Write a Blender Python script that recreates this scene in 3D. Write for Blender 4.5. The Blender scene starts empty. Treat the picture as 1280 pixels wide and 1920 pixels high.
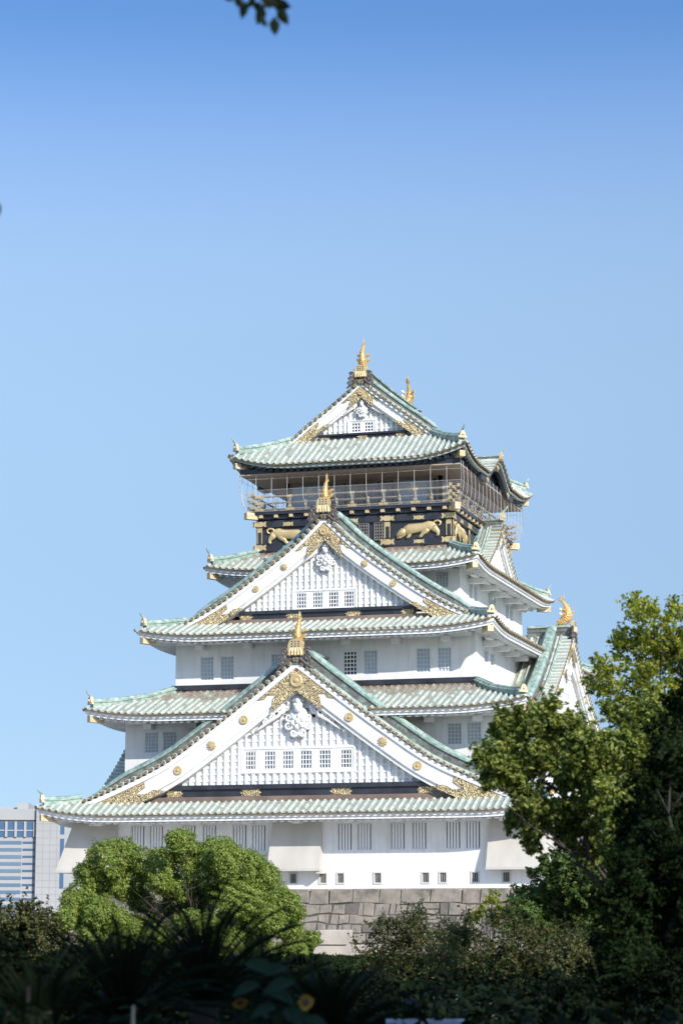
import bpy, bmesh, math, random
import numpy as np
from mathutils import Vector, Matrix
R = math.radians
PI = math.pi
rng = random.Random(7)
S = bpy.context.scene
COL = S.collection

# ------------------------------------------------------------------ camera
# eye level is z = 0, the garden lies 1.65 m below; the keep's centre is the origin
PITCH = math.atan((1751.1 - 960) / 4533.0)
YAW = R(16.605)
EYE = Vector((51.349, -185.0, 0.0))
cam_d = bpy.data.cameras.new('camera')
cam_d.sensor_fit = 'HORIZONTAL'
cam_d.sensor_width = 24.0
cam_d.lens = 4533.0 / 1280 * 24.0
cam_d.clip_start = 0.3
cam_d.clip_end = 20000
cam_d.dof.use_dof = True
cam_d.dof.focus_distance = 178
cam_d.dof.aperture_fstop = 2.0
cam = bpy.data.objects.new('camera', cam_d)
cam.location = EYE
cam.rotation_euler = (PI / 2 + PITCH, 0, YAW)
COL.objects.link(cam)
S.camera = cam

# ------------------------------------------------------------------ daylight
SUN_EL = R(29.5)
SUN_DIR = Vector((0.77, -0.64, 0)).normalized()          # towards the sun, on the ground
w = bpy.data.worlds.new('World')
S.world = w
w.use_nodes = True
nt = w.node_tree
bg = nt.nodes['Background']
sky = nt.nodes.new('ShaderNodeTexSky')
sky.sky_type = 'NISHITA'
sky.sun_disc = False
sky.sun_elevation = SUN_EL
sky.sun_rotation = math.atan2(SUN_DIR.x, SUN_DIR.y)
sky.altitude = 0
sky.air_density = 1.0
sky.dust_density = 0.6
sky.ozone_density = 2.2
# even pale blue low, deep blue higher; overhead dome raised to lift shaded walls
geo = nt.nodes.new('ShaderNodeTexCoord')
sep = nt.nodes.new('ShaderNodeSeparateXYZ')
nt.links.new(geo.outputs['Generated'], sep.inputs[0])
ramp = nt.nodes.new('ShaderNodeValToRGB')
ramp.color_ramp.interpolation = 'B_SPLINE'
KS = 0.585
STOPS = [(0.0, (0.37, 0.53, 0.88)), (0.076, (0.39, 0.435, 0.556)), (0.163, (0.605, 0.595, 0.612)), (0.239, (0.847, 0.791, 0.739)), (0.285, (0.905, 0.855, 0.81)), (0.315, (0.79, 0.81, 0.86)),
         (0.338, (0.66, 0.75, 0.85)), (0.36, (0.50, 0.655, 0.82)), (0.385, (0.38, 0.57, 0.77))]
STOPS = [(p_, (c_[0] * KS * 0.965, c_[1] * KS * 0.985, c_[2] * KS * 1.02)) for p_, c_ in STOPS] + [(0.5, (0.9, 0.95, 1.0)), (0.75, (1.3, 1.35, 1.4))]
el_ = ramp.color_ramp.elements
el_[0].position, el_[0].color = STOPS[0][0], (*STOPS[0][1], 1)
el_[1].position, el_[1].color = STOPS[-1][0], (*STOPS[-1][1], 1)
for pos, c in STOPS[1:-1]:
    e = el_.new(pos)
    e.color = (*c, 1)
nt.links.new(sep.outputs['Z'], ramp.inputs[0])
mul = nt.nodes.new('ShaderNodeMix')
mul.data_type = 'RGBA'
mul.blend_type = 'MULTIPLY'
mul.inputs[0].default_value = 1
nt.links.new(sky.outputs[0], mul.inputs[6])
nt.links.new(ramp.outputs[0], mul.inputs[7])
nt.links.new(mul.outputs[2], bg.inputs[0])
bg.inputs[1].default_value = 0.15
sl = bpy.data.lights.new('sun', 'SUN')
sl.energy = 2.25
sl.angle = R(0.5)
sl.color = (1.0, 0.95, 0.86)
sun = bpy.data.objects.new('sun', sl)
d = Vector((SUN_DIR.x * math.cos(SUN_EL), SUN_DIR.y * math.cos(SUN_EL), math.sin(SUN_EL)))
sun.rotation_euler = d.to_track_quat('Z', 'Y').to_euler()
sun.location = (80, -120, 90)
COL.objects.link(sun)
S.view_settings.view_transform = 'Standard'
S.view_settings.look = 'None'
S.view_settings.exposure = 1.23
S.view_settings.gamma = 1
S.cycles.max_bounces = 6
S.cycles.diffuse_bounces = 3
S.cycles.glossy_bounces = 2
S.cycles.transparent_max_bounces = 12
S.cycles.use_adaptive_sampling = True
S.cycles.use_denoising = True

# ------------------------------------------------------------------ helpers
def pt(u, v, dist):
    """point of the place seen at pixel (u, v) of the 1280x1920 photo, dist metres off (plan distance)"""
    a = (u - 640) / 4533.0
    b = (960 - v) / 4533.0
    Y = math.cos(PITCH) - b * math.sin(PITCH)
    Z = math.sin(PITCH) + b * math.cos(PITCH)
    dx = -math.sin(YAW) * Y + math.cos(YAW) * a
    dy = math.cos(YAW) * Y + math.sin(YAW) * a
    k = dist / math.hypot(dx, dy)
    return Vector((EYE.x + dx * k, EYE.y + dy * k, Z * k))

class MB:
    """collects shapes; build() links them as one mesh object"""
    def __init__(self):
        self.v = []
        self.f = []
        self.m = []
    def add(self, vs, fs, m=0):
        o = len(self.v)
        self.v.extend(tuple(p) for p in vs)
        for f in fs:
            self.f.append(tuple(i + o for i in f))
            self.m.append(m)
    def hexa(self, p, m=0):
        """8 points: bottom ring 0-3, top ring 4-7"""
        self.add(p, [(3, 2, 1, 0), (4, 5, 6, 7), (0, 1, 5, 4), (1, 2, 6, 5), (2, 3, 7, 6), (3, 0, 4, 7)], m)
    def box(self, c0, c1, T=None, m=0):
        x0, y0, z0 = c0
        x1, y1, z1 = c1
        p = [(x0, y0, z0), (x1, y0, z0), (x1, y1, z0), (x0, y1, z0), (x0, y0, z1), (x1, y0, z1), (x1, y1, z1), (x0, y1, z1)]
        if T:
            p = [T(*q) for q in p]
        self.hexa(p, m)
    def loft(self, rings, m=0, caps=True):
        n = len(rings[0])
        vs = [q for r in rings for q in r]
        fs = []
        for i in range(len(rings) - 1):
            for j in range(n):
                k = (j + 1) % n
                fs.append((i * n + j, i * n + k, (i + 1) * n + k, (i + 1) * n + j))
        if caps:
            fs.append(tuple(reversed(range(n))))
            fs.append(tuple((len(rings) - 1) * n + j for j in range(n)))
        self.add(vs, fs, m)
    def tube(self, path, r, n=6, m=0, flat=1.0, caps=True):
        """round tube along path; r a number or a list"""
        path = [Vector(p) for p in path]
        rs = r if isinstance(r, (list, tuple)) else [r] * len(path)
        rings = []
        ref = None
        for i, p in enumerate(path):
            t = (path[min(i + 1, len(path) - 1)] - path[max(i - 1, 0)])
            if t.length < 1e-9:
                t = Vector((0, 0, 1))
            t.normalize()
            if ref is None:
                ref = Vector((0, 0, 1)) if abs(t.z) < 0.9 else Vector((1, 0, 0))
            a = t.cross(ref)
            if a.length < 1e-6:
                a = t.cross(Vector((1, 0.3, 0)))
            a.normalize()
            b = a.cross(t).normalized()
            ref = b
            rings.append([p + a * (rs[i] * math.cos(2 * PI * k / n)) + b * (rs[i] * flat * math.sin(2 * PI * k / n)) for k in range(n)])
        self.loft(rings, m, caps)
    def sweep(self, path, prof, m=0, closed=True):
        """profile (lateral, up) kept upright along path"""
        path = [Vector(p) for p in path]
        rings = []
        for i, p in enumerate(path):
            t = path[min(i + 1, len(path) - 1)] - path[max(i - 1, 0)]
            t.z = 0
            t.normalize()
            lat = Vector((t.y, -t.x, 0))
            rings.append([p + lat * a + Vector((0, 0, b)) for a, b in prof])
        self.loft(rings, m, True)
    def prism(self, poly, T, o0, o1, m=0):
        """flat outline poly of (s, z) given thickness from o0 to o1"""
        n = len(poly)
        vs = [T(s, o0, z) for s, z in poly] + [T(s, o1, z) for s, z in poly]
        fs = [tuple(range(n)), tuple(reversed(range(n, 2 * n)))]
        for i in range(n):
            k = (i + 1) % n
            fs.append((i, k, n + k, n + i))
        self.add(vs, fs, m)
    def ball(self, c, r, n=8, m=0, sc=(1, 1, 1)):
        c = Vector(c)
        rings = []
        h = n // 2 + 1
        for i in range(h + 1):
            a = -PI / 2 + PI * i / h
            rr = max(math.cos(a), 0.03) * r
            rings.append([c + Vector((rr * math.cos(2 * PI * j / n) * sc[0], rr * math.sin(2 * PI * j / n) * sc[1], r * math.sin(a) * sc[2])) for j in range(n)])
        self.loft(rings, m)
    def build(self, name, mats, parent=None, smooth=False, recalc=True, uv=None):
        me = bpy.data.meshes.new(name)
        me.from_pydata(self.v, [], self.f)
        mats = mats if isinstance(mats, (list, tuple)) else [mats]
        for q in mats:
            me.materials.append(q)
        if len(mats) > 1:
            me.polygons.foreach_set('material_index', self.m)
        if recalc:
            bm = bmesh.new()
            bm.from_mesh(me)
            bmesh.ops.recalc_face_normals(bm, faces=bm.faces)
            bm.to_mesh(me)
            bm.free()
        if smooth:
            me.polygons.foreach_set('use_smooth', [True] * len(me.polygons))
        me.update()
        ob = bpy.data.objects.new(name, me)
        COL.objects.link(ob)
        if parent is not None:
            if parent.parent is not None and parent.parent.parent is not None:
                parent = parent.parent              # thing > part > sub-part, no deeper
            ob.parent = parent
            if parent.parent is None:
                ob.matrix_parent_inverse = Matrix.Translation(-parent.location)
        return ob

def thing(name, loc, label, cat, group=None):
    o = bpy.data.objects.new(name, None)
    o.empty_display_size = 0.5
    o.location = loc
    COL.objects.link(o)
    return tag(o, label, cat, group)

def tag(o, label, cat, group=None):
    o['label'] = label
    o['category'] = cat
    if group:
        o['group'] = group
    return o

# ------------------------------------------------------------------ materials
def mat(name, col, rough=0.7, metal=0.0, var=None, scale=1.0, detail=4, bump=0.0, bscale=8.0, spec=None, stretch=None, lo=0.35, hi=0.65):
    m = bpy.data.materials.new(name)
    m.use_nodes = True
    n = m.node_tree.nodes
    L = m.node_tree.links
    p = n['Principled BSDF']
    p.inputs['Base Color'].default_value = (*col, 1)
    p.inputs['Roughness'].default_value = rough
    p.inputs['Metallic'].default_value = metal
    if spec is not None:
        p.inputs['Specular IOR Level'].default_value = spec
    tc = n.new('ShaderNodeTexCoord')
    src = tc.outputs['Object']
    if stretch:
        mp = n.new('ShaderNodeMapping')
        mp.inputs['Scale'].default_value = stretch
        L.new(src, mp.inputs[0])
        src = mp.outputs[0]
    if var:
        cols = var if isinstance(var, list) else [var]
        last = None
        for i, c in enumerate(cols):
            nz = n.new('ShaderNodeTexNoise')
            nz.inputs['Scale'].default_value = scale * (1 + 1.7 * i)
            nz.inputs['Detail'].default_value = detail
            L.new(src, nz.inputs['Vector'])
            mr = n.new('ShaderNodeMapRange')
            mr.inputs['From Min'].default_value = lo
            mr.inputs['From Max'].default_value = hi
            L.new(nz.outputs['Fac'], mr.inputs[0])
            mx = n.new('ShaderNodeMix')
            mx.data_type = 'RGBA'
            L.new(mr.outputs[0], mx.inputs[0])
            if last is None:
                mx.inputs[6].default_value = (*col, 1)
            else:
                L.new(last, mx.inputs[6])
            mx.inputs[7].default_value = (*c, 1)
            last = mx.outputs[2]
        L.new(last, p.inputs['Base Color'])
    if bump:
        nb = n.new('ShaderNodeTexNoise')
        nb.inputs['Scale'].default_value = bscale
        nb.inputs['Detail'].default_value = 5
        L.new(tc.outputs['Object'], nb.inputs['Vector'])
        b = n.new('ShaderNodeBump')
        b.inputs['Strength'].default_value = bump
        b.inputs['Distance'].default_value = 0.05
        L.new(nb.outputs['Fac'], b.inputs['Height'])
        L.new(b.outputs[0], p.inputs['Normal'])
    return m

M = {}
M['plaster'] = mat('white_plaster', (0.80, 0.80, 0.79), 0.85, var=[(0.76, 0.755, 0.735), (0.79, 0.79, 0.785)], scale=0.35, bump=0.08, bscale=6, lo=0.4, hi=0.75, stretch=(1, 1, 0.5))
M['warm_plaster'] = mat('beige_shade_plaster', (0.55, 0.52, 0.475), 0.85, var=[(0.46, 0.43, 0.385)], scale=0.5, bump=0.1, stretch=(1.2, 1.2, 0.5))  # beige bays, with the shadow on them partly put into the colour
M['tile'] = mat('green_copper_tile', (0.49, 0.54, 0.475), 0.65, var=[(0.40, 0.465, 0.405), (0.57, 0.60, 0.535), (0.39, 0.385, 0.325)], scale=1.3, lo=0.42, hi=0.75, bump=0.15, bscale=14)
M['tile_pan'] = mat('green_copper_pan', (0.28, 0.32, 0.275), 0.7, var=[(0.19, 0.20, 0.17), (0.36, 0.405, 0.35)], scale=2.5, lo=0.4, hi=0.7)
M['brown_tile'] = mat('brown_copper_tile', (0.27, 0.20, 0.16), 0.6, var=[(0.21, 0.15, 0.12), (0.36, 0.38, 0.31)], scale=1.2, lo=0.45, hi=0.8)
M['ridge'] = mat('dark_green_copper', (0.26, 0.36, 0.31), 0.55, var=[(0.46, 0.52, 0.46), (0.12, 0.20, 0.175)], scale=1.1, lo=0.4, hi=0.7, bump=0.1)
M['ridge_side'] = mat('grey_copper_layers', (0.15, 0.15, 0.14), 0.6, var=[(0.25, 0.31, 0.27), (0.09, 0.09, 0.09)], scale=1.6, lo=0.45, hi=0.7)
M['disc'] = mat('gilded_tile_end', (0.34, 0.22, 0.10), 0.5, 0.3, var=[(0.20, 0.14, 0.08)], scale=2.0)
M['black'] = mat('black_lacquer', (0.022, 0.024, 0.03), 0.32, var=[(0.04, 0.044, 0.055)], scale=0.8)
M['brown'] = mat('brown_flashing', (0.17, 0.12, 0.095), 0.6, var=[(0.25, 0.18, 0.14)], scale=0.8, stretch=(1, 1, 0.3))
M['soffit'] = mat('brown_soffit_boards', (0.46, 0.37, 0.29), 0.75, var=[(0.38, 0.30, 0.235)], scale=1.6, stretch=(3, 1, 1))
M['wood'] = mat('grey_wood', (0.20, 0.185, 0.175), 0.6, var=[(0.27, 0.245, 0.225)], scale=2)
M['gold'] = mat('gold_leaf', (0.82, 0.58, 0.27), 0.36, 0.6, var=[(0.74, 0.47, 0.18)], scale=1.5, bump=0.3, bscale=7)
M['pale_gold'] = mat('pale_gold_leaf', (0.68, 0.53, 0.29), 0.45, 0.35, var=[(0.56, 0.42, 0.21)], scale=2.5, bump=0.35, bscale=9)
M['oni'] = mat('dark_bronze_tile', (0.07, 0.06, 0.055), 0.5, var=[(0.13, 0.11, 0.10)], scale=3, bump=0.2)
M['cream'] = mat('cream_gilt_tile', (0.66, 0.55, 0.38), 0.5, 0.1, var=[(0.50, 0.36, 0.18)], scale=2.5)
M['bars'] = mat('white_window_bars', (0.78, 0.79, 0.79), 0.6)
M['greybars'] = mat('pale_grey_window_bars', (0.70, 0.73, 0.74), 0.6)
M['reveal'] = mat('window_reveal', (0.55, 0.55, 0.53), 0.8)
M['net_wire'] = mat('white_steel_wire', (0.62, 0.61, 0.63), 0.4, 0.2)

def glass_mat(name, col, rough=0.12):
    m = mat(name, col, rough, var=[tuple(c * 1.5 for c in col)], scale=0.35, spec=0.6)
    return m
M['glass_dark'] = glass_mat('dark_window_glass', (0.012, 0.016, 0.024))
M['glass_grey'] = glass_mat('screened_window_glass', (0.36, 0.41, 0.46), 0.35)
M['glass_mid'] = glass_mat('blue_grey_window_glass', (0.06, 0.08, 0.11), 0.25)

def filigree():
    """gilt openwork over a dark ground: warped rings give the curling tendrils"""
    m = bpy.data.materials.new('gilt_arabesque')
    m.use_nodes = True
    n = m.node_tree.nodes
    L = m.node_tree.links
    p = n['Principled BSDF']
    tc = n.new('ShaderNodeTexCoord')
    nz = n.new('ShaderNodeTexNoise')
    nz.inputs['Scale'].default_value = 2.2
    nz.inputs['Detail'].default_value = 1
    L.new(tc.outputs['Object'], nz.inputs['Vector'])
    ad = n.new('ShaderNodeMix')
    ad.data_type = 'RGBA'
    ad.blend_type = 'LINEAR_LIGHT'
    ad.inputs[0].default_value = 0.22
    L.new(tc.outputs['Object'], ad.inputs[6])
    L.new(nz.outputs['Color'], ad.inputs[7])
    vo = n.new('ShaderNodeTexVoronoi')
    vo.inputs['Scale'].default_value = 3.6
    L.new(ad.outputs[2], vo.inputs['Vector'])
    mu = n.new('ShaderNodeMath')
    mu.operation = 'MULTIPLY'
    mu.inputs[1].default_value = 21
    L.new(vo.outputs['Distance'], mu.inputs[0])
    si = n.new('ShaderNodeMath')
    si.operation = 'SINE'
    L.new(mu.outputs[0], si.inputs[0])
    gt = n.new('ShaderNodeMapRange')
    gt.inputs['From Min'].default_value = -0.45
    gt.inputs['From Max'].default_value = -0.15
    L.new(si.outputs[0], gt.inputs[0])
    mx = n.new('ShaderNodeMix')
    mx.data_type = 'RGBA'
    mx.inputs[6].default_value = (0.10, 0.09, 0.07, 1)
    mx.inputs[7].default_value = (0.60, 0.47, 0.25, 1)
    L.new(gt.outputs[0], mx.inputs[0])
    L.new(mx.outputs[2], p.inputs['Base Color'])
    mm = n.new('ShaderNodeMath')
    mm.operation = 'MULTIPLY'
    mm.inputs[1].default_value = 0.3
    L.new(gt.outputs[0], mm.inputs[0])
    L.new(mm.outputs[0], p.inputs['Metallic'])
    p.inputs['Roughness'].default_value = 0.4
    b = n.new('ShaderNodeBump')
    b.inputs['Strength'].default_value = 0.5
    b.inputs['Distance'].default_value = 0.04
    L.new(si.outputs[0], b.inputs['Height'])
    L.new(b.outputs[0], p.inputs['Normal'])
    return m
M['filigree'] = filigree()

def net_mat():
    m = bpy.data.materials.new('fine_safety_net')
    m.use_nodes = True
    n = m.node_tree.nodes
    L = m.node_tree.links
    p = n['Principled BSDF']
    p.inputs['Base Color'].default_value = (0.55, 0.54, 0.54, 1)
    p.inputs['Roughness'].default_value = 0.6
    p.inputs['Alpha'].default_value = 0.11
    return m
M['net'] = net_mat()

M['crane_blue'] = mat('deep_blue_panel', (0.30, 0.46, 0.66), 0.25, var=[(0.34, 0.50, 0.70)], scale=0.5)
M['pale_bird'] = mat('pale_gilt_bird', (0.80, 0.80, 0.62), 0.5)

def per_island(m, amount, tint=None, share=0.0):
    """each tile its own shade: brightness by the piece, a share of the pieces in another tone"""
    n = m.node_tree.nodes
    L = m.node_tree.links
    p = n['Principled BSDF']
    src = p.inputs['Base Color'].links[0].from_socket
    ge = n.new('ShaderNodeNewGeometry')
    mr = n.new('ShaderNodeMapRange')
    mr.inputs['To Min'].default_value = 1 - amount
    mr.inputs['To Max'].default_value = 1 + amount
    L.new(ge.outputs['Random Per Island'], mr.inputs[0])
    hs = n.new('ShaderNodeHueSaturation')
    L.new(mr.outputs[0], hs.inputs['Value'])
    L.new(src, hs.inputs['Color'])
    last = hs.outputs[0]
    if tint:
        mu = n.new('ShaderNodeMath')
        mu.operation = 'MULTIPLY'
        mu.inputs[1].default_value = 37.7
        L.new(ge.outputs['Random Per Island'], mu.inputs[0])
        fr = n.new('ShaderNodeMath')
        fr.operation = 'FRACT'
        L.new(mu.outputs[0], fr.inputs[0])
        lt = n.new('ShaderNodeMath')
        lt.operation = 'LESS_THAN'
        lt.inputs[1].default_value = share
        L.new(fr.outputs[0], lt.inputs[0])
        mx = n.new('ShaderNodeMix')
        mx.data_type = 'RGBA'
        L.new(lt.outputs[0], mx.inputs[0])
        L.new(last, mx.inputs[6])
        mx.inputs[7].default_value = (*tint, 1)
        last = mx.outputs[2]
    L.new(last, p.inputs['Base Color'])
per_island(M['tile'], 0.15, (0.30, 0.30, 0.245), 0.05)
per_island(M['brown_tile'], 0.15, (0.36, 0.39, 0.32), 0.07)

def streaks(m, amount):
    """faint rain streaks running down a plastered wall"""
    n = m.node_tree.nodes
    L = m.node_tree.links
    p = n['Principled BSDF']
    src = p.inputs['Base Color'].links[0].from_socket
    tc = n.new('ShaderNodeTexCoord')
    last = src
    for sc, lo, hi, am in (((1.6, 1.6, 0.12), 0.5, 0.8, amount), ((0.35, 0.35, 0.5), 0.45, 0.75, amount * 0.7)):
        mp = n.new('ShaderNodeMapping')
        mp.inputs['Scale'].default_value = sc
        L.new(tc.outputs['Object'], mp.inputs[0])
        nz = n.new('ShaderNodeTexNoise')
        nz.inputs['Scale'].default_value = 1.6
        nz.inputs['Detail'].default_value = 6
        L.new(mp.outputs[0], nz.inputs['Vector'])
        mr = n.new('ShaderNodeMapRange')
        mr.inputs['From Min'].default_value = lo
        mr.inputs['From Max'].default_value = hi
        mr.inputs['To Max'].default_value = am
        L.new(nz.outputs['Fac'], mr.inputs[0])
        mx = n.new('ShaderNodeMix')
        mx.data_type = 'RGBA'
        L.new(mr.outputs[0], mx.inputs[0])
        L.new(last, mx.inputs[6])
        mx.inputs[7].default_value = (0.50, 0.485, 0.45, 1)
        last = mx.outputs[2]
    L.new(last, p.inputs['Base Color'])
streaks(M['plaster'], 0.5)
streaks(M['warm_plaster'], 0.5)

M['pale_board'] = mat('pale_grey_eave_board', (0.45, 0.49, 0.46), 0.6, var=[(0.38, 0.42, 0.39)], scale=1)

M['bounce_boards'] = mat('bounce_deck_boards', (0.40, 0.34, 0.27), 0.7, var=[(0.32, 0.27, 0.22)], scale=2, stretch=(4, 1, 1))  # pale boards added to the deck to bounce light into the gallery
# ================================================================== the keep
# castle axes: x to the right along the gabled front, y to the rear, each face works in (s along, o outward, z)
TF = lambda s, o, z: (s, -o, z)
TE = lambda s, o, z: (o, s, z)
TB = lambda s, o, z: (-s, o, z)
TW = lambda s, o, z: (-o, -s, z)
FACE = {'F': TF, 'E': TE, 'B': TB, 'W': TW}
STONE_TOP = 3.05

keep = thing('castle_keep', (0, 0, STONE_TOP),
             'white five storey castle keep with green tiled roofs, gilded gables and a black top storey', 'castle')

# ---------------------------------------------------------- walls and windows
def window(T, s0, s1, z0, z1, o, kind, parent, nx=4, nz=6, depth=0.16, glass='glass_grey', bars='bars', bw=0.05):
    """set back in its opening; bars are one with the frame, the pane behind them a mesh of its own"""
    f = MB()
    oo = o - depth
    fr = 0.06
    f.box((s0, oo, z0), (s0 + fr, oo + 0.09, z1), T)
    f.box((s1 - fr, oo, z0), (s1, oo + 0.09, z1), T)
    f.box((s0 + fr, oo, z0), (s1 - fr, oo + 0.09, z0 + fr), T)
    f.box((s0 + fr, oo, z1 - fr), (s1 - fr, oo + 0.09, z1), T)
    if kind == 'bars':
        for i in range(1, nx + 1):
            c = s0 + (s1 - s0) * i / (nx + 1)
            f.box((c - bw, oo, z0 + fr), (c + bw, oo + 0.14, z1 - fr), T)
    else:
        for i in range(1, nx):
            c = s0 + (s1 - s0) * i / nx
            f.box((c - bw / 2, oo + 0.01, z0 + fr), (c + bw / 2, oo + 0.075, z1 - fr), T)
        for j in range(1, nz):
            c = z0 + (z1 - z0) * j / nz
            f.box((s0 + fr, oo + 0.015, c - bw / 2), (s1 - fr, oo + 0.07, c + bw / 2), T)
    p = MB()
    p.box((s0, oo - 0.06, z0), (s1, oo - 0.004, z1), T)
    p.build('window_pane', M[glass], f.build('window', M[bars], keep))

def face_wall(mb, T, s0, s1, z0, z1, o, holes, depth=0.18):
    """a wall face with real openings and their reveals"""
    ss = sorted({s0, s1, *[h[0] for h in holes], *[h[1] for h in holes]})
    zs = sorted({z0, z1, *[h[2] for h in holes], *[h[3] for h in holes]})
    for i in range(len(ss) - 1):
        for j in range(len(zs) - 1):
            cs, cz = (ss[i] + ss[i + 1]) / 2, (zs[j] + zs[j + 1]) / 2
            if any(h[0] < cs < h[1] and h[2] < cz < h[3] for h in holes):
                continue
            mb.add([T(ss[i], o, zs[j]), T(ss[i + 1], o, zs[j]), T(ss[i + 1], o, zs[j + 1]), T(ss[i], o, zs[j + 1])], [(0, 1, 2, 3)])
    for h in holes:
        a, b, c, d = h[:4]
        i = o - depth - 0.05
        for q in ([(a, o, c), (b, o, c), (b, i, c), (a, i, c)], [(a, o, d), (b, o, d), (b, i, d), (a, i, d)],
                  [(a, o, c), (a, o, d), (a, i, d), (a, i, c)], [(b, o, c), (b, o, d), (b, i, d), (b, i, c)]):
            mb.add([T(*p) for p in q], [(0, 1, 2, 3)])

def storey(a, b, z0, z1, wins, material='plaster'):
    """wins: {side: [(s0, s1, z0, z1, kind kwargs)]}"""
    mb = MB()
    for side, T in FACE.items():
        half, o = (a, b) if side in 'FB' else (b, a)
        holes = [q[:4] for q in wins.get(side, [])]
        face_wall(mb, T, -half, half, z0, z1, o, holes)
    wall = mb.build('storey_wall', M[material], keep, recalc=False)
    for side, T in FACE.items():
        o = b if side in 'FB' else a
        for q in wins.get(side, []):
            if q[4] is PORT:                       # plastered surround of the small loopholes
                sm, t = MB(), 0.1
                for e in ((q[0] - t, q[2] - t, q[1] + t, q[2]), (q[0] - t, q[3], q[1] + t, q[3] + t), (q[0] - t, q[2], q[0], q[3]), (q[1], q[2], q[1] + t, q[3])):
                    sm.box((e[0], o - 0.02, e[1]), (e[2], o + 0.06, e[3]), T)
                sm.build('loophole_surround', M['reveal'], wall)
            window(T, *q[:4], o, parent=wall, **q[4])
    return wall

BAR = dict(kind='bars', nx=4, bw=0.075, glass='glass_mid')
BARD = dict(kind='bars', nx=4, glass='glass_dark')
GRY = dict(kind='grid', nx=4, nz=6, glass='glass_grey', bars='greybars', bw=0.045)
GRD = dict(kind='grid', nx=4, nz=6, glass='glass_dark', bw=0.07)
PORT = dict(kind='bars', nx=2, glass='glass_dark', bw=0.035, bars='wood')

def pair(s, w, z0, z1, kw, gap=0.36):
    return [(s, s + w, z0, z1, kw), (s + w + gap, s + 2 * w + gap, z0, z1, kw)]

A1, B1, A2, B2, A3, B3, A4, B4, A5, B5 = 16.9, 23.0, 14.25, 20.2, 11.43, 17.45, 8.65, 10.75, 7.7, 9.55
w1F = pair(2.75, 1.05, 5.69, 7.54, BAR) + pair(6.54, 1.05, 5.7, 7.57, BAR, 0.5) + pair(10.48, 1.05, 5.72, 7.6, BAR, 0.34)
w1F += pair(-4.95, 1.05, 5.69, 7.54, BAR) + pair(-8.75, 1.05, 5.7, 7.57, BAR, 0.5) + pair(-12.6, 1.05, 5.7, 7.57, BAR)
for c in (-0.45, 1.72, 2.98, 5.65, 9.05, 10.28, 12.53, 14.7):
    w1F.append((c - 0.22, c + 0.22, 3.46, 4.1, PORT))
for c in (-3.0, -5.7, -8.2, -10.4, -13.0):
    w1F.append((c - 0.22, c + 0.22, 3.46, 4.1, PORT))
w1E = []
for c in (-13.6, -4.0, 6.0, 14.5):
    w1E += pair(c - 1.3, 1.1, 5.7, 7.5, BAR, 0.4)
for c in (-18, -14.5, -11, -6.5, -2.5, 2, 6.4, 11, 15.5):
    w1E.append((c - 0.22, c + 0.22, 3.46, 4.1, PORT))
storey(A1, B1, STONE_TOP, 8.1, {'F': w1F, 'E': w1E})
w2F = pair(-12.71, 1.05, 12.93, 14.46, GRY) + pair(9.92, 1.05, 13.05, 14.58, GRY)
storey(A2, B2, 8.6, 15.55, {'F': w2F, 'E': pair(-18, 1.1, 13.0, 14.6, GRY) + pair(15.6, 1.1, 13.0, 14.6, GRY)})
w3F = pair(-9.47, 1.02, 18.4, 20.17, GRY, 0.55) + [(-3.97, -2.95, 18.4, 20.2, GRY)] + [(1.52, 2.53, 18.48, 20.22, GRD), (3.05, 4.08, 18.48, 20.25, GRY)] + pair(7.0, 1.02, 18.5, 20.27, GRY, 0.55)
w3E = pair(-14.95, 1.3, 18.45, 20.3, GRY, 0.7) + pair(11.6, 1.3, 18.45, 20.3, GRY, 0.7)
storey(A3, B3, 16.4, 21.5, {'F': w3F, 'E': w3E})
w4E = []
for c in (-7.85, -1.55, 4.65):
    w4E += pair(c, 1.1, 25.15, 26.5, GRY, 0.45)
storey(A4, B4, 22.3, 27.0, {'F': [(6.72, 7.73, 25.6, 26.82, GRY), (-7.73, -6.72, 25.6, 26.82, GRY)], 'E': w4E})

# stone-dropping bays: slanting boxes that flare out from the ground storey
def drop_bay(T, s0, s1, o, z0=4.42, z1=7.72, out=1.0, l=0.12):
    mb = MB()
    p = [(s0 - l, o, z0), (s1 + l, o, z0), (s1 + l, o + out, z0), (s0 - l, o + out, z0), (s0, o - 0.02, z1), (s1, o - 0.02, z1), (s1, o + 0.12, z1), (s0, o + 0.12, z1)]
    mb.hexa([T(*q) for q in p])
    mb.box((s0 - l - 0.06, o, z0 - 0.16), (s1 + l + 0.06, o + out + 0.06, z0 - 0.003), T)
    mb.box((s0 - l - 0.06, o, z0 - 0.34), (s0 - l + 0.22, o + out - 0.02, z0 - 0.163), T)
    mb.box((s1 + l - 0.22, o, z0 - 0.34), (s1 + l + 0.06, o + out - 0.02, z0 - 0.163), T)
    mb.build('projecting_bay', M['warm_plaster'], keep)
drop_bay(TF, -1.95, 1.62, B1)
drop_bay(TE, -8.4, -3.6 + 2.4, A1)
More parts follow.
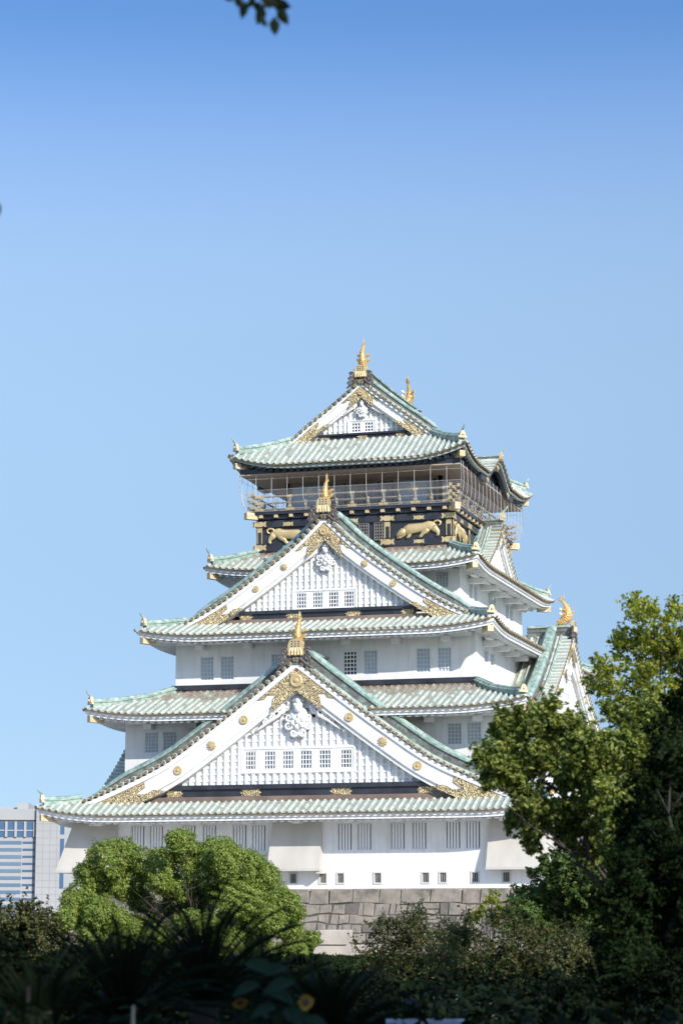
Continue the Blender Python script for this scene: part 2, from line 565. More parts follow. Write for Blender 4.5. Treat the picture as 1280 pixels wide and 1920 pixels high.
def corner_bay(sx, sy):
    """the bay that wraps a corner of the ground storey"""
    mb = MB()
    for (t0, t1, e) in ((4.42, 7.75, 1.0),):
        x0, y0 = A1 - 3.4, B1 - 3.4
        def q(x, y, z):
            return (sx * x, sy * y, z)
        lo = [q(x0, B1 + e, t0), q(A1 + e, B1 + e, t0), q(A1 + e, y0, t0)]
        hi = [q(x0 + 0.1, B1 + 0.1, t1), q(A1 + 0.1, B1 + 0.1, t1), q(A1 + 0.1, y0 + 0.1, t1)]
        wl = [q(x0, B1 - 0.01, t0), q(A1 - 0.01, B1 - 0.01, t0), q(A1 - 0.01, y0, t0)]
        wh = [q(x0 + 0.1, B1 - 0.01, t1), q(A1 - 0.01, B1 - 0.01, t1), q(A1 - 0.01, y0 + 0.1, t1)]
        mb.add(lo + hi + wl + wh, [(0, 1, 4, 3), (1, 2, 5, 4), (0, 6, 7, 1), (1, 7, 8, 2), (0, 3, 9, 6), (2, 8, 11, 5), (3, 4, 10, 9), (4, 5, 11, 10)])
    e = 1.06
    mb.box((min(sx * x0, sx * (A1 + e)), min(sy * (B1), sy * (B1 + e)), 4.26), (max(sx * x0, sx * (A1 + e)), max(sy * B1, sy * (B1 + e)), 4.417))
    mb.box((min(sx * A1, sx * (A1 + e)), min(sy * y0, sy * (B1 - 0.003)), 4.26), (max(sx * A1, sx * (A1 + e)), max(sy * y0, sy * (B1 - 0.003)), 4.417))
    mb.build('projecting_bay', M['warm_plaster'], keep)
corner_bay(1, -1)
corner_bay(-1, -1)
corner_bay(1, 1)

# ------------------------------------------------------------------ tiled roofs
def pchip(pts):
    xs = [p[0] for p in pts]
    ys = [p[1] for p in pts]
    n = len(xs)
    h = [xs[i + 1] - xs[i] for i in range(n - 1)]
    dl = [(ys[i + 1] - ys[i]) / h[i] for i in range(n - 1)]
    m = [dl[0]] + [0 if dl[i - 1] * dl[i] <= 0 else 2 / (1 / dl[i - 1] + 1 / dl[i]) for i in range(1, n - 1)] + [dl[-1]]
    def f(x):
        x = min(max(x, xs[0]), xs[-1])
        i = 0
        while i < n - 2 and x > xs[i + 1]:
            i += 1
        t = (x - xs[i]) / h[i]
        return ((2 * t ** 3 - 3 * t ** 2 + 1) * ys[i] + (t ** 3 - 2 * t ** 2 + t) * h[i] * m[i] + (-2 * t ** 3 + 3 * t ** 2) * ys[i + 1] + (t ** 3 - t ** 2) * h[i] * m[i + 1])
    return f

def tile_rows(caps, pans, P, rows, mt=lambda s, d: 0, sp=0.52, course=0.42, r0=0.138, r1=0.115):
    """rows: list of (s, d0, d1); P(s, d) -> Vector. Round cover tiles in courses over a sheet of pan tiles"""
    NP = 5
    for (s, d0, d1, el, er) in rows:
        if d1 - d0 < 0.15:
            continue
        nc = max(1, int(round((d1 - d0) / course)))
        up0 = None
        for c in range(nc):
            da, db = d0 + (d1 - d0) * c / nc, d0 + (d1 - d0) * (c + 1) / nc
            pa, pb = P(s, da), P(s, db)
            al = (P(s + 0.05, da) - P(s - 0.05, da)).normalized()
            nn = al.cross(pb - pa)
            if nn.z < 0:
                nn = -nn
            nn.normalize()
            vs = []
            for p, r in ((pa, r0), (pb, r1)):
                for k in range(NP):
                    a = PI * k / (NP - 1)
                    vs.append(p + al * (r * math.cos(a)) + nn * (r * math.sin(a) + 0.02))
            fs = [(k, k + 1, NP + k + 1, NP + k) for k in range(NP - 1)] + [tuple(range(NP))]
            caps.add(vs, fs, mt(s, (da + db) / 2))
        # pan strip to both sides of the row
        ns = max(1, int((d1 - d0) / 0.9))
        vs, fs = [], []
        for j in range(ns + 1):
            t = j / ns
            for (q, dm) in ((s - sp / 2, el), (s, d1), (s + sp / 2, er)):
                vs.append(P(q, d0 + (max(dm, d0) - d0) * t))
        for j in range(ns):
            for k in range(2):
                fs.append((j * 3 + k, j * 3 + k + 1, (j + 1) * 3 + k + 1, (j + 1) * 3 + k))
        pans.add(vs, fs, mt(s, (d0 + d1) / 2 + 99))

def tile_ends(mb, P, s, d=0.0, r=0.125):
    """gilded round end of a row of cover tiles"""
    p, q = P(s, d), P(s, d + 0.2)
    out = (p - q).normalized()
    al = (P(s + 0.05, d) - P(s - 0.05, d)).normalized()
    nn = al.cross(out)
    if nn.z < 0:
        nn = -nn
    c = p + nn * 0.03
    rings = [[c + out * e + al * (r * math.cos(2 * PI * k / 8)) + nn * (r * math.sin(2 * PI * k / 8)) for k in range(8)] for e in (-0.06, 0.05)]
    mb.loft(rings, 3)

def ridge_ornament(c, dirv, parent, k=1.0):
    """end tile of a hip ridge: cream block with a rounded head, gilt boss and upturned hook"""
    dv = Vector(dirv).normalized()
    lat = Vector((dv.y, -dv.x, 0))
    T = lambda s, o, z: tuple(Vector(c) + lat * s * k + dv * o * k + Vector((0, 0, z * k)))
    mb = MB()
    out = [(-0.30, 0), (0.30, 0), (0.27, 0.32), (0.19, 0.55), (0.08, 0.66), (-0.08, 0.66), (-0.19, 0.55), (-0.27, 0.32)]
    mb.prism(out, T, -0.14, 0.14)
    mb.prism([(-0.42, 0.0), (-0.3, 0.0), (-0.29, 0.22), (-0.40, 0.18)], T, -0.1, 0.1)
    mb.prism([(0.42, 0.0), (0.3, 0.0), (0.29, 0.22), (0.40, 0.18)], T, -0.1, 0.1)
    mb.ball(T(0, 0.15, 0.32), 0.13 * k, 8)
    o = mb.build('ridge_ornament', M['cream'], parent)
    hk = MB()
    hk.tube([T(0, -0.05, 0.6), T(0, 0.06, 0.75), T(0, 0.2, 0.85), T(0, 0.36, 1.02), T(0, 0.42, 1.2)], [0.11 * k, 0.1 * k, 0.09 * k, 0.07 * k, 0.03 * k], 6)
    hk.build('hook_tile', M['ridge'], o)

RIDGE_PROF = [(-0.24, -0.2), (-0.24, 0.16), (-0.31, 0.18), (-0.31, 0.27), (-0.22, 0.3), (-0.16, 0.42), (0, 0.48), (0.16, 0.42), (0.22, 0.3), (0.31, 0.27), (0.31, 0.18), (0.24, 0.16), (0.24, -0.2)]

class Roof:
    def __init__(self, a, b, kf, ze, H, lift, w, capF, capE, brown=None, dark=False, barrel=None, wallo=None, fascia='plaster'):
        self.a, self.b, self.kf, self.ze, self.H, self.L, self.w = a, b, kf, ze, H, lift, w
        self.capF, self.capE, self.barrel = capF, capE, barrel
        self.brown, self.dark, self.fascia = brown, dark, fascia
        self.wallo = wallo
    def lf(self, e, dn):
        return self.L * max(0, 1 - max(e, 0) / self.w) ** 2.2 * max(0, 1 - max(dn, 0) / 3.6)
    def z(self, side, s, dn):
        if side in 'FB':
            e = self.a - dn - abs(s)
        else:
            e = self.b - dn / self.kf - abs(s)
        z = self.ze + self.H(dn) + self.lf(e, dn)
        if self.barrel and side in 'EW':
            z = max(z, self.barrel(s, dn))
        return z
    def P(self, side, s, dn):
        o = self.b - dn / self.kf if side in 'FB' else self.a - dn
        return Vector(FACE[side](s, o, self.z(side, s, dn)))
    def dmax(self, side, s):
        if side in 'FB':
            return min(self.a - abs(s), self.capF)
        return min((self.b - abs(s)) * self.kf, self.capE(s))
    def build(self):
        base = MB()
        caps = MB()
        for side in 'FEBW':
            half = self.a if side in 'FB' else self.b
            n = int(half / 0.52)
            P = lambda s, d, side=side: self.P(side, s, d)
            rows = []
            for i in range(-n, n + 1):
                s = i * 0.52
                if abs(s) > half - 0.12:
                    continue
                rows.append((s, 0.0, self.dmax(side, s), self.dmax(side, max(s - 0.26, -half)), self.dmax(side, min(s + 0.26, half))))
                tile_ends(caps, P, s)
            mt = (lambda s, d: 0)
            if self.brown and side in 'FB':
                def mt(s, d, b=self.brown):
                    if d > 90:
                        return 1
                    return 2 if d > b + 0.35 * math.sin(s * 1.7) + 0.3 * math.sin(s * 4.1 + 1) else 0
            else:
                mt = lambda s, d: 1 if d > 90 else 0
            tile_rows(caps, caps, P, rows, mt)
        roof = caps.build('tiled_roof', [M['tile'], M['tile_pan'], M['brown_tile'], M['disc']], keep, recalc=False)
        self.ob = roof
        # eave board, rafters and soffit of each side
        for side in 'FEBW':
            T = FACE[side]
            half, O = (self.a, self.b) if side in 'FB' else (self.b, self.a)
            k = self.kf if side in 'FB' else 1.0
            ns = 60
            def ez(s, off):
                e = half - off - abs(s)
                z = self.ze + self.lf(e, off * k)
                if self.barrel and side in 'EW':
                    z = max(z, self.barrel(s, 0) - 0.02)
                return z
            fb = MB()
            for (o0, o1, zt, zb) in ((0.2, 0.7, -0.03, -0.25), (0.3, 0.75, -0.253, -0.44))[:1 if self.dark else 2]:
                rings = []
                for i in range(ns + 1):
                    s = half * (2 * i / ns - 1)
                    ring = []
                    for (off, zz) in ((o0, zt), (o1, zt), (o1, zb), (o0, zb)):
                        sc = max(-(half - off), min(half - off, s))
                        ring.append(T(sc, O - off, ez(sc, off) + zz))
                    rings.append(ring)
                fb.loft(rings)
            fb.build('eave_board', M[self.fascia], roof)
            wo = self.wallo[0] if side in 'FB' else self.wallo[1]     # wall distance from eave line
            rf = MB()
            n = int((half - 0.5) / 0.56)
            for i in range(-n, n + 1):
                s = i * 0.56
                reach = min(wo, half - abs(s))
                if reach < 0.5:
                    continue
                dk, hg = (0.2, 0.24) if self.dark else (0.0, 0.13)
                za, zb_ = ez(s, 0.35) - 0.45 + dk, ez(s, reach) - 0.45 + dk + 0.16 * (reach - 0.35)
                p = [(s - 0.13, O - 0.5, za - hg), (s + 0.13, O - 0.5, za - hg), (s + 0.13, O - reach, zb_ - hg), (s - 0.13, O - reach, zb_ - hg),
                     (s - 0.13, O - 0.5, za - 0.003), (s + 0.13, O - 0.5, za - 0.003), (s + 0.13, O - reach, zb_), (s - 0.13, O - reach, zb_)]
                rf.hexa([T(*q) for q in p])
            rf.build('rafter_row', M['black'] if self.dark else M['plaster'], roof)
            so = MB()
            vs, fs = [], []
            for i in range(ns + 1):
                s = half * (2 * i / ns - 1)
                for off in (0.45, wo + 0.05):
                    sc = max(-(half - off), min(half - off, s))
                    vs.append(T(sc, O - off, ez(sc, off) - (0.27 if self.dark else 0.50) + 0.16 * max(0, off - 0.35)))
            for i in range(ns):
                fs.append((2 * i, 2 * i + 1, 2 * i + 3, 2 * i + 2))
            so.add(vs, fs)
            so.build('soffit', M['black'] if self.dark else M['plaster'], roof, recalc=False)
        # hip ridges, their end tiles, gilded caps of the corner rafters
        for sx in (-1, 1):
            for sy in (-1, 1):
                path = []
                n = 12
                for i in range(n + 1):
                    dn = 0.55 + (self.capF - 0.45) * i / n
                    path.append((sx * (self.a - dn), sy * (self.b - dn / self.kf), self.ze + self.H(dn) + self.lf(0, dn) + 0.05 + 0.12 * max(0, 1 - (dn - 0.55) / 1.5) ** 2))
                h = MB()
                h.sweep(path, RIDGE_PROF)
                h.build('hip_ridge', M['ridge'], roof)
                dv = Vector((sx, sy / self.kf, 0)).normalized()
                ridge_ornament(Vector(path[0]) + Vector((0, 0, 0.05)) + dv * 0.1, dv, roof, 0.85)
                c = Vector((sx * (self.a - 0.85), sy * (self.b - 0.85), self.ze + self.lf(0, 0.3) - 0.78))
                lat = Vector((dv.y, -dv.x, 0))
                cm = MB()
                cm.hexa([tuple(c + lat * q[0] + dv * q[1] + Vector((0, 0, q[2]))) for q in
                         ((-0.22, -0.5, -0.2), (0.22, -0.5, -0.2), (0.22, 0.65, -0.14), (-0.22, 0.65, -0.14), (-0.22, -0.5, 0.22), (0.22, -0.5, 0.22), (0.22, 0.65, 0.3), (-0.22, 0.65, 0.3))])
                cm.build('corner_rafter_cap', M['cream'], roof)
        return self

# profiles of the roofs measured from the eave inwards
prof1 = [(0, 18.95), (3.2, 16.5), (6.8, 13.85), (9.9, 11.8), (13.2, 10.3), (15.9, 9.24), (18.9, 8.15)]
prof3 = [(0, 30.28), (2.23, 28.2), (5.46, 25.8), (8.7, 23.72), (11.1, 22.55), (13.6, 21.4)]
prof5 = [(0, 42.6), (1.3, 41.55), (3.05, 40.22), (4.5, 39.15), (5.85, 38.05), (7.6, 36.75), (9.5, 35.5)]
profE = [(0, 23.0), (2.5, 21.05), (5, 19.3), (8, 17.5), (11.5, 15.9), (13.5, 15.2)]
profS = [(0, 31.9), (2, 30.1), (4, 28.75), (6.2, 27.5), (7.2, 27.1)]
profW = [(0, 14.6), (1.6, 13.1), (3.2, 11.9), (5.2, 10.6), (6, 10.2)]
C1, C3, C5, CE, CS, CW = map(pchip, (prof1, prof3, prof5, profE, profS, profW))
H1 = lambda d: C1(18.9 - d) - 8.15
H3 = lambda d: C3(13.6 - d) - 21.4
H5 = lambda d: C5(9.5 - d) - 35.5
H2 = pchip([(-1, -0.28), (0, 0), (1.6, 0.62), (3.3, 1.35), (5.1, 2.2), (6, 2.7)])
H4 = pchip([(-1, -0.33), (0, 0), (1.2, 0.58), (2.2, 1.15), (3.2, 1.78), (4, 2.3)])
VO = 1.75     # from the front of the bargeboard back to the last full row of tiles
OB1, OB3, OB5 = 23.95, 17.35, 7.5

roof1 = Roof(18.9, 25.85, 1.22, 8.15, H1, 0.72, 6.0, 2.6, lambda s: (99 if abs(s) > B2 - 0.1 else 18.9 - A2 + 0.15) if abs(s) < OB1 - VO else 3.0, wallo=(2.85, 2.0))
roof2 = Roof(16.45, 23.3, 0.86, 15.42, H2, 0.6, 6.0, 5.02, lambda s: 5.02, brown=3.2, wallo=(3.1, 2.2))
roof3 = Roof(13.6, 20.45, 0.72, 21.4, H3, 0.55, 5.5, 2.5, lambda s: (99 if abs(s) > B4 - 0.1 else 13.6 - A4 + 0.15) if abs(s) < OB3 - VO else 2.6, wallo=(3.0, 2.17))
roof4 = Roof(10.87, 13.6, 0.79, 27.1, H4, 0.5, 5.0, 3.2, lambda s: 3.2, brown=2.3, wallo=(2.85, 2.22))
def karahafu(s, dn):
    t = abs(s) / 4.6
    return 35.5 - 0.05 + 1.75 * (0.5 + 0.5 * math.cos(PI * t)) ** 1.15 if t < 1 else -99
roof5 = Roof(9.5, 11.72, 0.86, 35.5, H5, 0.95, 5.0, 3.62, lambda s: 9.5 if abs(s) < OB5 - VO else 4.0, barrel=karahafu, dark=True, wallo=(1.2, 1.2), fascia='pale_board')
for r in (roof1, roof2, roof3, roof4, roof5):
    r.build()

# dark flashing where a wall rises from a roof
def flashing(a, b, z0, z1, z2, parent):
    mb = MB()
    e = 0.14
    mb.box((-a - e, -b - e - 0.05, z0), (a + e, -b + 0.3, z1), m=1)
    mb.box((-a - e - 0.08, -b - e - 0.12, z1 + 0.003), (a + e + 0.08, -b + 0.3, z2))
    for sx in (-1, 1):
        x0, x1 = sorted((sx * (a - 0.3), sx * (a + e + 0.08)))
        mb.box((x0, -b + 0.303, z0), (x1, b, z2))
    for s in np.arange(-a + 1, a, 3.1):
        mb.box((s - 0.25, -b - e - 0.2, z1 + 0.03), (s + 0.25, -b - e - 0.123, z2 - 0.12))
    mb.build('flashing', [M['black'], M['brown']], parent)
flashing(A3, B3, 17.0, 17.68, 18.05, roof2.ob)
flashing(A5, B5, 28.4, 29.07, 29.2, roof4.ob)

# ---------------------------------------------------------------- gables
class Curve:
    """right half of a gable line and curves parallel to it"""
    def __init__(self, C, smax, n=36):
        self.C, self.smax = C, smax
        self.s = [smax * i / n for i in range(n + 1)]
    def at(self, s, w=0.0):
        e = 0.05
        s = min(max(s, 0.0), self.smax + 1.5)
        t = Vector((2 * e, 0, self.C(s + e) - self.C(max(s - e, 0)))) if s > e else Vector((e, 0, self.C(e) - self.C(0)))
        t.normalize()
        return Vector((s + t.z * w, 0, self.C(s) - t.x * w))
    def off(self, w, s0=0.0, s1=None):
        s1 = self.smax if s1 is None else s1
        pts = [self.at(s0 + (s1 - s0) * i / 36, w) for i in range(37)]
        out = []
        for i, p in enumerate(pts):
            if p.x >= 0:
                if not out and i and pts[i - 1].x < 0:
                    q = pts[i - 1]
                    f = -q.x / (p.x - q.x)
                    out.append((0.0, q.z + (p.z - q.z) * f))
                out.append((p.x, p.z))
        return out
    def zoff(self, w):
        o = self.off(w)
        xs, zs = [p[0] for p in o], [p[1] for p in o]
        return lambda s: float(np.interp(abs(s), xs, zs))

def band(mb, T, cv, w0, w1, o0, o1, m=0):
    up = cv.off(w0)
    dn = cv.off(w1)
    for sg in (-1, 1):
        n = 24
        a = [up[int(i * (len(up) - 1) / n)] for i in range(n + 1)]
        # pair the points of both lines by their share of the length
        b = [dn[int(i * (len(dn) - 1) / n)] for i in range(n + 1)]
        rings = [[T(sg * p[0], o0, p[1]), T(sg * p[0], o1, p[1]), T(sg * q[0], o1, q[1]), T(sg * q[0], o0, q[1])] for p, q in zip(a, b)]
        mb.loft(rings, m)

def plate(T, cv, outline, o0, o1, sg, name, material, parent):
    """fitting cut to an outline given as (distance along s, width below the edge)"""
    pts = []
    for i, (s, wd) in enumerate(outline):
        s2, w2 = outline[(i + 1) % len(outline)]
        n = max(1, int(abs(s2 - s) / 0.3))
        for j in range(n):
            t = j / n
            p = cv.at(s + (s2 - s) * t, wd + (w2 - wd) * t)
            pts.append((sg * max(p.x, 0), p.z))
    clean = []
    for p in pts:
        if not clean or abs(p[0] - clean[-1][0]) + abs(p[1] - clean[-1][1]) > 0.01:
            clean.append(p)
    mb = MB()
    mb.prism(clean, T, o0, o1)
    return mb.build(name, M[material], parent)

def medallion(T, s, z, o, r, leaf, parent):
    mb = MB()
    if leaf:
        out = []
        for i in range(22):
            a = 2 * PI * i / 22 + PI / 2
            rr = r * (1.08 if i % 2 == 0 else 0.66)
            out.append((s + rr * math.cos(a), z + rr * math.sin(a)))
        mb.prism(out, T, o, o + 0.1)
        mb.prism([(s + r * 0.45 * math.cos(2 * PI * k / 8), z + r * 0.45 * math.sin(2 * PI * k / 8)) for k in range(8)], T, o + 0.1, o + 0.16)
    else:
        n = 32
        rings = []
        for (f, e) in ((1, 0), (1, 0.07), (0.86, 0.12), (0.34, 0.09), (0.28, 0.16), (0.05, 0.18)):
            rings.append([T(s + r * f * (1 + (0.035 * math.cos(16 * 2 * PI * k / n) if f > 0.8 else 0)) * math.cos(2 * PI * k / n), o + e, z + r * f * math.sin(2 * PI * k / n)) for k in range(n)])
        mb.loft(rings)
    mb.build('medallion', M['pale_gold'], parent)

def spiral(cx, cz, r, turns, sg, a0, n=20):
    return [(cx + sg * r * (1 - 0.85 * i / n) * math.cos(a0 + turns * 2 * PI * i / n), cz + r * (1 - 0.85 * i / n) * math.sin(a0 + turns * 2 * PI * i / n)) for i in range(n + 1)]

def pendant(T, zt, o, k, parent):
    """white carved pendant below the peak: centre boss ringed by curls, scrolling foliage to both sides"""
    mb = MB()
    def sp(cx, cz, r, turns, sg, a0, th):
        p = spiral(cx * k, zt - cz * k, r * k, turns, sg, a0)
        mb.tube([T(s, o, z) for s, z in p], [th * k * (1 - 0.5 * i / len(p)) for i in range(len(p))], 6)
    mb.prism([(s * k, zt - z * k) for s, z in ((0, 0.9), (0.5, 1.3), (0.75, 1.9), (0.55, 2.5), (0.0, 3.05), (-0.55, 2.5), (-0.75, 1.9), (-0.5, 1.3))], T, o - 0.12, o + 0.02)
    for sg in (-1, 1):
        sp(sg * 0.62, 1.75, 0.30, 1.4, sg, 2.2, 0.10)
        sp(sg * 0.66, 2.25, 0.28, 1.4, sg, 2.6, 0.10)
        sp(sg * 0.30, 2.72, 0.25, 1.4, sg, 3.0, 0.10)
        sp(sg * 1.15, 1.25, 0.36, 1.5, sg, 0.6, 0.11)
        sp(sg * 1.75, 1.72, 0.26, 1.4, sg, 1.0, 0.10)
        sp(sg * 2.2, 2.0, 0.22, 1.3, sg, 1.2, 0.09)
        mb.tube([T(sg * q[0] * k, o, zt - q[1] * k) for q in ((0.8, 1.0), (1.3, 1.62), (1.9, 1.95), (2.5, 2.35), (3.1, 2.72))], [0.12 * k, 0.12 * k, 0.11 * k, 0.09 * k, 0.03], 6)
        mb.tube([T(sg * q[0] * k, o, zt - q[1] * k) for q in ((0.9, 0.95), (1.5, 1.35), (2.1, 1.82))], [0.09 * k, 0.08 * k, 0.05 * k], 6)
        mb.ball(T(sg * 3.0 * k, o, zt - 2.62 * k), 0.12 * k, 6)
        mb.ball(T(sg * 0.18 * k, o + 0.1, zt - 0.95 * k), 0.15 * k, 6)
    for i in range(6):
        a = 2 * PI * i / 6 + 0.3
        mb.ball(T(0.34 * k * math.cos(a), o + 0.05, zt - (2.0 - 0.34 * math.sin(a)) * k), 0.19 * k, 8)
    mb.ball(T(0, o + 0.1, zt - 2.0 * k), 0.2 * k, 8)
    mb.ball(T(0, o + 0.06, zt - 1.15 * k), 0.3 * k, 8)
    mb.ball(T(0, o + 0.1, zt - 0.72 * k), 0.2 * k, 8)
    for i in range(7):
        a = PI * (0.15 + 0.7 * i / 6)
        mb.tube([T(0, o, zt - 0.85 * k), T(0.42 * k * math.cos(a), o + 0.06, zt - (0.85 - 0.42 * math.sin(a)) * k)], [0.09 * k, 0.03 * k], 5)
    mb.build('pendant_carving', M['plaster'], parent, smooth=True)

VR_TOP = [(-0.34, 0.56), (-0.34, 0.68), (-0.2, 0.82), (0.2, 0.82), (0.34, 0.68), (0.34, 0.56)]
VR_SIDE = [(-0.26, -0.1), (-0.26, 0.56), (0.26, 0.56), (0.26, -0.1)]

def gable(T, C, sfoot, ob, ow, zs0, zb0, zb1, sbeam, k, parent, wins=None, frame=None, meds=(), gold=True, plates=(), sp=0.5, kv=1.0, boss=True, oin=None, pend=True, sroof=None):
    cv = Curve(C, sfoot)
    w_out, w_main, w_in = 0.42 * k, 1.42 * k, 1.72 * k
    zin = cv.zoff(w_in - 0.25 * k)
    # wall with its lattice of slats
    mb = MB()
    zi = cv.off(w_main - 0.2 * k)
    poly = [(-p[0], p[1]) for p in reversed(zi) if p[1] > zb1 - 0.5] + [p for p in zi[1:] if p[1] > zb1 - 0.5]
    poly = [(poly[0][0], zb1 - 0.3)] + poly + [(poly[-1][0], zb1 - 0.3)]
    mb.prism(poly, T, ow - 0.3, ow)
    fr = frame
    n = int(sbeam / sp)
    slats = MB()
    for i in range(-n - 1, n + 2):
        s = (i + 0.5) * sp
        zt = zin(s)
        segs = [(zb1, zt)]
        if fr and fr[0] - 0.1 < s < fr[1] + 0.1:
            segs = [(zb1, fr[2]), (fr[3], zt)]
        for (q0, q1) in segs:
            if q1 - q0 > 0.1:
                mb.box((s - 0.22 * sp, ow, q0), (s + 0.22 * sp, ow + 0.16, q1), T)
    z = zb1 + 0.25
    while z < C(0) - w_in * 1.3:
        xs = [s for s in np.arange(0, sfoot, 0.05) if zin(s) > z + 0.1]
        if xs:
            sm = max(xs)
            parts = [(-sm, sm)]
            if fr and fr[2] - 0.15 < z < fr[3]:
                parts = [(-sm, fr[0]), (fr[1], sm)]
            for q0, q1 in parts:
                if q1 > q0:
                    mb.box((q0, ow, z), (q1, ow + 0.075, z + 0.17), T)
        z += 0.46
    if fr:
        s0, s1, z0, z1 = fr
        holes = [(q[0], q[1], q[2], q[3]) for q in wins]
        face_wall(mb, T, s0, s1, z0, z1, ow + 0.14, holes, 0.1)
        t = 0.14
        for q in ((s0 - t, z0 - t, s1 + t, z0), (s0 - t, z1, s1 + t, z1 + t), (s0 - t, z0, s0, z1), (s1, z0, s1 + t, z1)):
            mb.box((q[0], ow - 0.01, q[1]), (q[2], ow + 0.19, q[3]), T)
    wall = mb.build('gable_wall', M['plaster'], parent)
    if wins:
        for q in wins:
            window(T, *q[:4], ow + 0.14, parent=wall, depth=0.12, **q[4])
    # bargeboard
    bb = MB()
    band(bb, T, cv, 0.10 * k, w_out, ow - 0.05, ob)
    band(bb, T, cv, w_out, w_main, ow - 0.05, ob - 0.13)
    band(bb, T, cv, w_main, w_in, ow - 0.05, ob - 0.27)
    bb.build('bargeboard', M['plaster'], wall)
    for (s, leaf) in meds:
        p = cv.at(s, 0.93 * k)
        for sg in (-1, 1):
            medallion(T, sg * p.x, p.z, ob - 0.125, (0.32 if not leaf else 0.34) * k, leaf, wall)
    if gold:
        g = gold if isinstance(gold, (int, float)) and gold is not True else 1.0
        for sg in (-1, 1):
            plate(T, cv, [(0, w_out + 0.03), (3.15 * g, w_out + 0.03), (2.75 * g, 0.72 * k), (2.5 * g, 0.62 * k), (2.1 * g, 0.98 * k), (2.35 * g, 1.05 * k), (2.9 * g, 1.72 * k), (0.0, 1.72 * k)], ob - 0.12, ob - 0.05, sg, 'gilt_fitting', 'filigree', wall)
            f = sfoot
            fl = 4.6 * g
            plate(T, cv, [(f - fl, w_out + 0.03), (f - 0.3, w_out + 0.03), (f - 0.2, 0.8 * k), (f - 0.3, 1.72 * k), (f - fl * 1.22, 1.72 * k), (f - fl * 1.08, 1.25 * k), (f - fl * 0.95, 1.3 * k), (f - fl * 0.82, 1.0 * k), (f - fl * 0.98, 0.85 * k)], ob - 0.12, ob - 0.055, sg, 'gilt_fitting', 'filigree', wall)
        if boss:
            medallion(T, 0, C(0) - 1.45 * k * boss, ob - 0.05, 0.47 * k, False, wall)
    if pend:
        pendant(T, C(0) - 2.05 * k, ow + 0.42, 1.12 * k * (pend if pend is not True else 1.0), wall)
    # black beam with gilt plates over a strip of brown flashing
    bm_ = MB()
    zm = zb0 + (zb1 - zb0) * 0.62
    bm_.box((-sbeam, ow - 0.2, zb0), (sbeam, ow + 0.3, zm), T)
    bm_.box((-sbeam, ow - 0.2, zm + 0.003), (sbeam, ow + 0.45, zb1), T)
    bm_.box((-sfoot + 0.8, ow - 0.2, zs0 - 0.4), (sfoot - 0.8, ow + 0.42, zb0 - 0.003), T, m=1)
    beam = bm_.build('gable_beam', [M['black'], M['brown']], wall)
    h = zm - zb0
    for (s, hw) in plates:
        mb = MB()
        out = [(s - hw, zb0 + 0.02), (s + hw, zb0 + 0.02), (s + hw - 0.12, zb0 + h * 0.25), (s + hw + 0.06, zb0 + h * 0.5), (s + hw - 0.12, zb0 + h * 0.75), (s + hw, zm - 0.01),
               (s - hw, zm - 0.01), (s - hw + 0.12, zb0 + h * 0.75), (s - hw - 0.06, zb0 + h * 0.5), (s - hw + 0.12, zb0 + h * 0.25)]
        mb.prism(out, T, ow + 0.3, ow + 0.34)
        mb.build('gilt_plate', M['filigree'], beam)
    # verge: short cross tiles with gilded ends, a slim ridge and the descending ridge
    vt = MB()
    sr = sroof or sfoot
    arc = 0.1
    s = 0.05
    while s < sfoot + 0.1:
        for sg in (-1, 1):
            p = cv.at(s, 0)
            q = cv.at(s + 0.05, 0)
            t = (q - p).normalized()
            nn = Vector((-t.z, 0, t.x))
            for (mi, rr, o0, o1) in ((0, 0.17, ob - 0.75, ob + 0.1), (2, 0.12, ob + 0.1, ob + 0.16)):
                rings = []
                for o in (o0, o1):
                    ring = []
                    for kk in range(8):
                        a = 2 * PI * kk / 8
                        c = p + t * (rr * math.cos(a)) + nn * (rr * math.sin(a) + 0.06)
                        ring.append(T(sg * c.x, o, c.z))
                    rings.append(ring)
                vt.loft(rings, mi)
        ds = cv.at(s + 0.3, 0) - cv.at(s, 0)
        s += 0.5 * 0.3 / ds.length
    # sheet under the cross tiles
    for sg in (-1, 1):
        vs, fs = [], []
        for i in range(25):
            p = cv.at(sr * i / 24, 0.0)
            vs += [T(sg * p.x, ob - VO - 0.4, p.z), T(sg * p.x, ob + 0.08, p.z)]
        for i in range(24):
            fs.append((2 * i, 2 * i + 1, 2 * i + 3, 2 * i + 2))
        vt.add(vs, fs, 1)
    vt.build('verge_tiles', [M['tile'], M['tile_pan'], M['disc']], wall)
    for sg in (-1, 1):
        dr = MB()
        for prof, m_, oc, sc_ in ((VR_SIDE, 1, ob - VO + 0.1 + 0.1 * kv, None), (VR_TOP, 0, ob - VO + 0.1 + 0.1 * kv, None), ([(-0.12, 0), (-0.12, 0.12), (0, 0.24), (0.12, 0.12), (0.12, 0)], 0, ob - 0.85, 1.0)):
            rings = []
            for i in range(37):
                s = 0.15 + (sr + 0.5) * i / 36
                f_ = max(0.0, (i - 26) / 10)
                sc = (kv if sc_ is None else sc_) * (1 - 0.62 * f_ * f_ * (3 - 2 * f_))
                p = cv.at(s, 0)
                q = cv.at(s + 0.05, 0)
                t = (q - p).normalized()
                nn = Vector((-t.z, 0, t.x))
                ring = []
                for (a, b) in prof:
                    c = p + nn * (b * sc)
                    ring.append(T(sg * max(c.x, 0.0), oc + a * sc, c.z))
                rings.append(ring)
            dr.loft(rings, m_)
        dr.build('descending_ridge', [M['ridge'], M['ridge_side']], wall)
    return wall

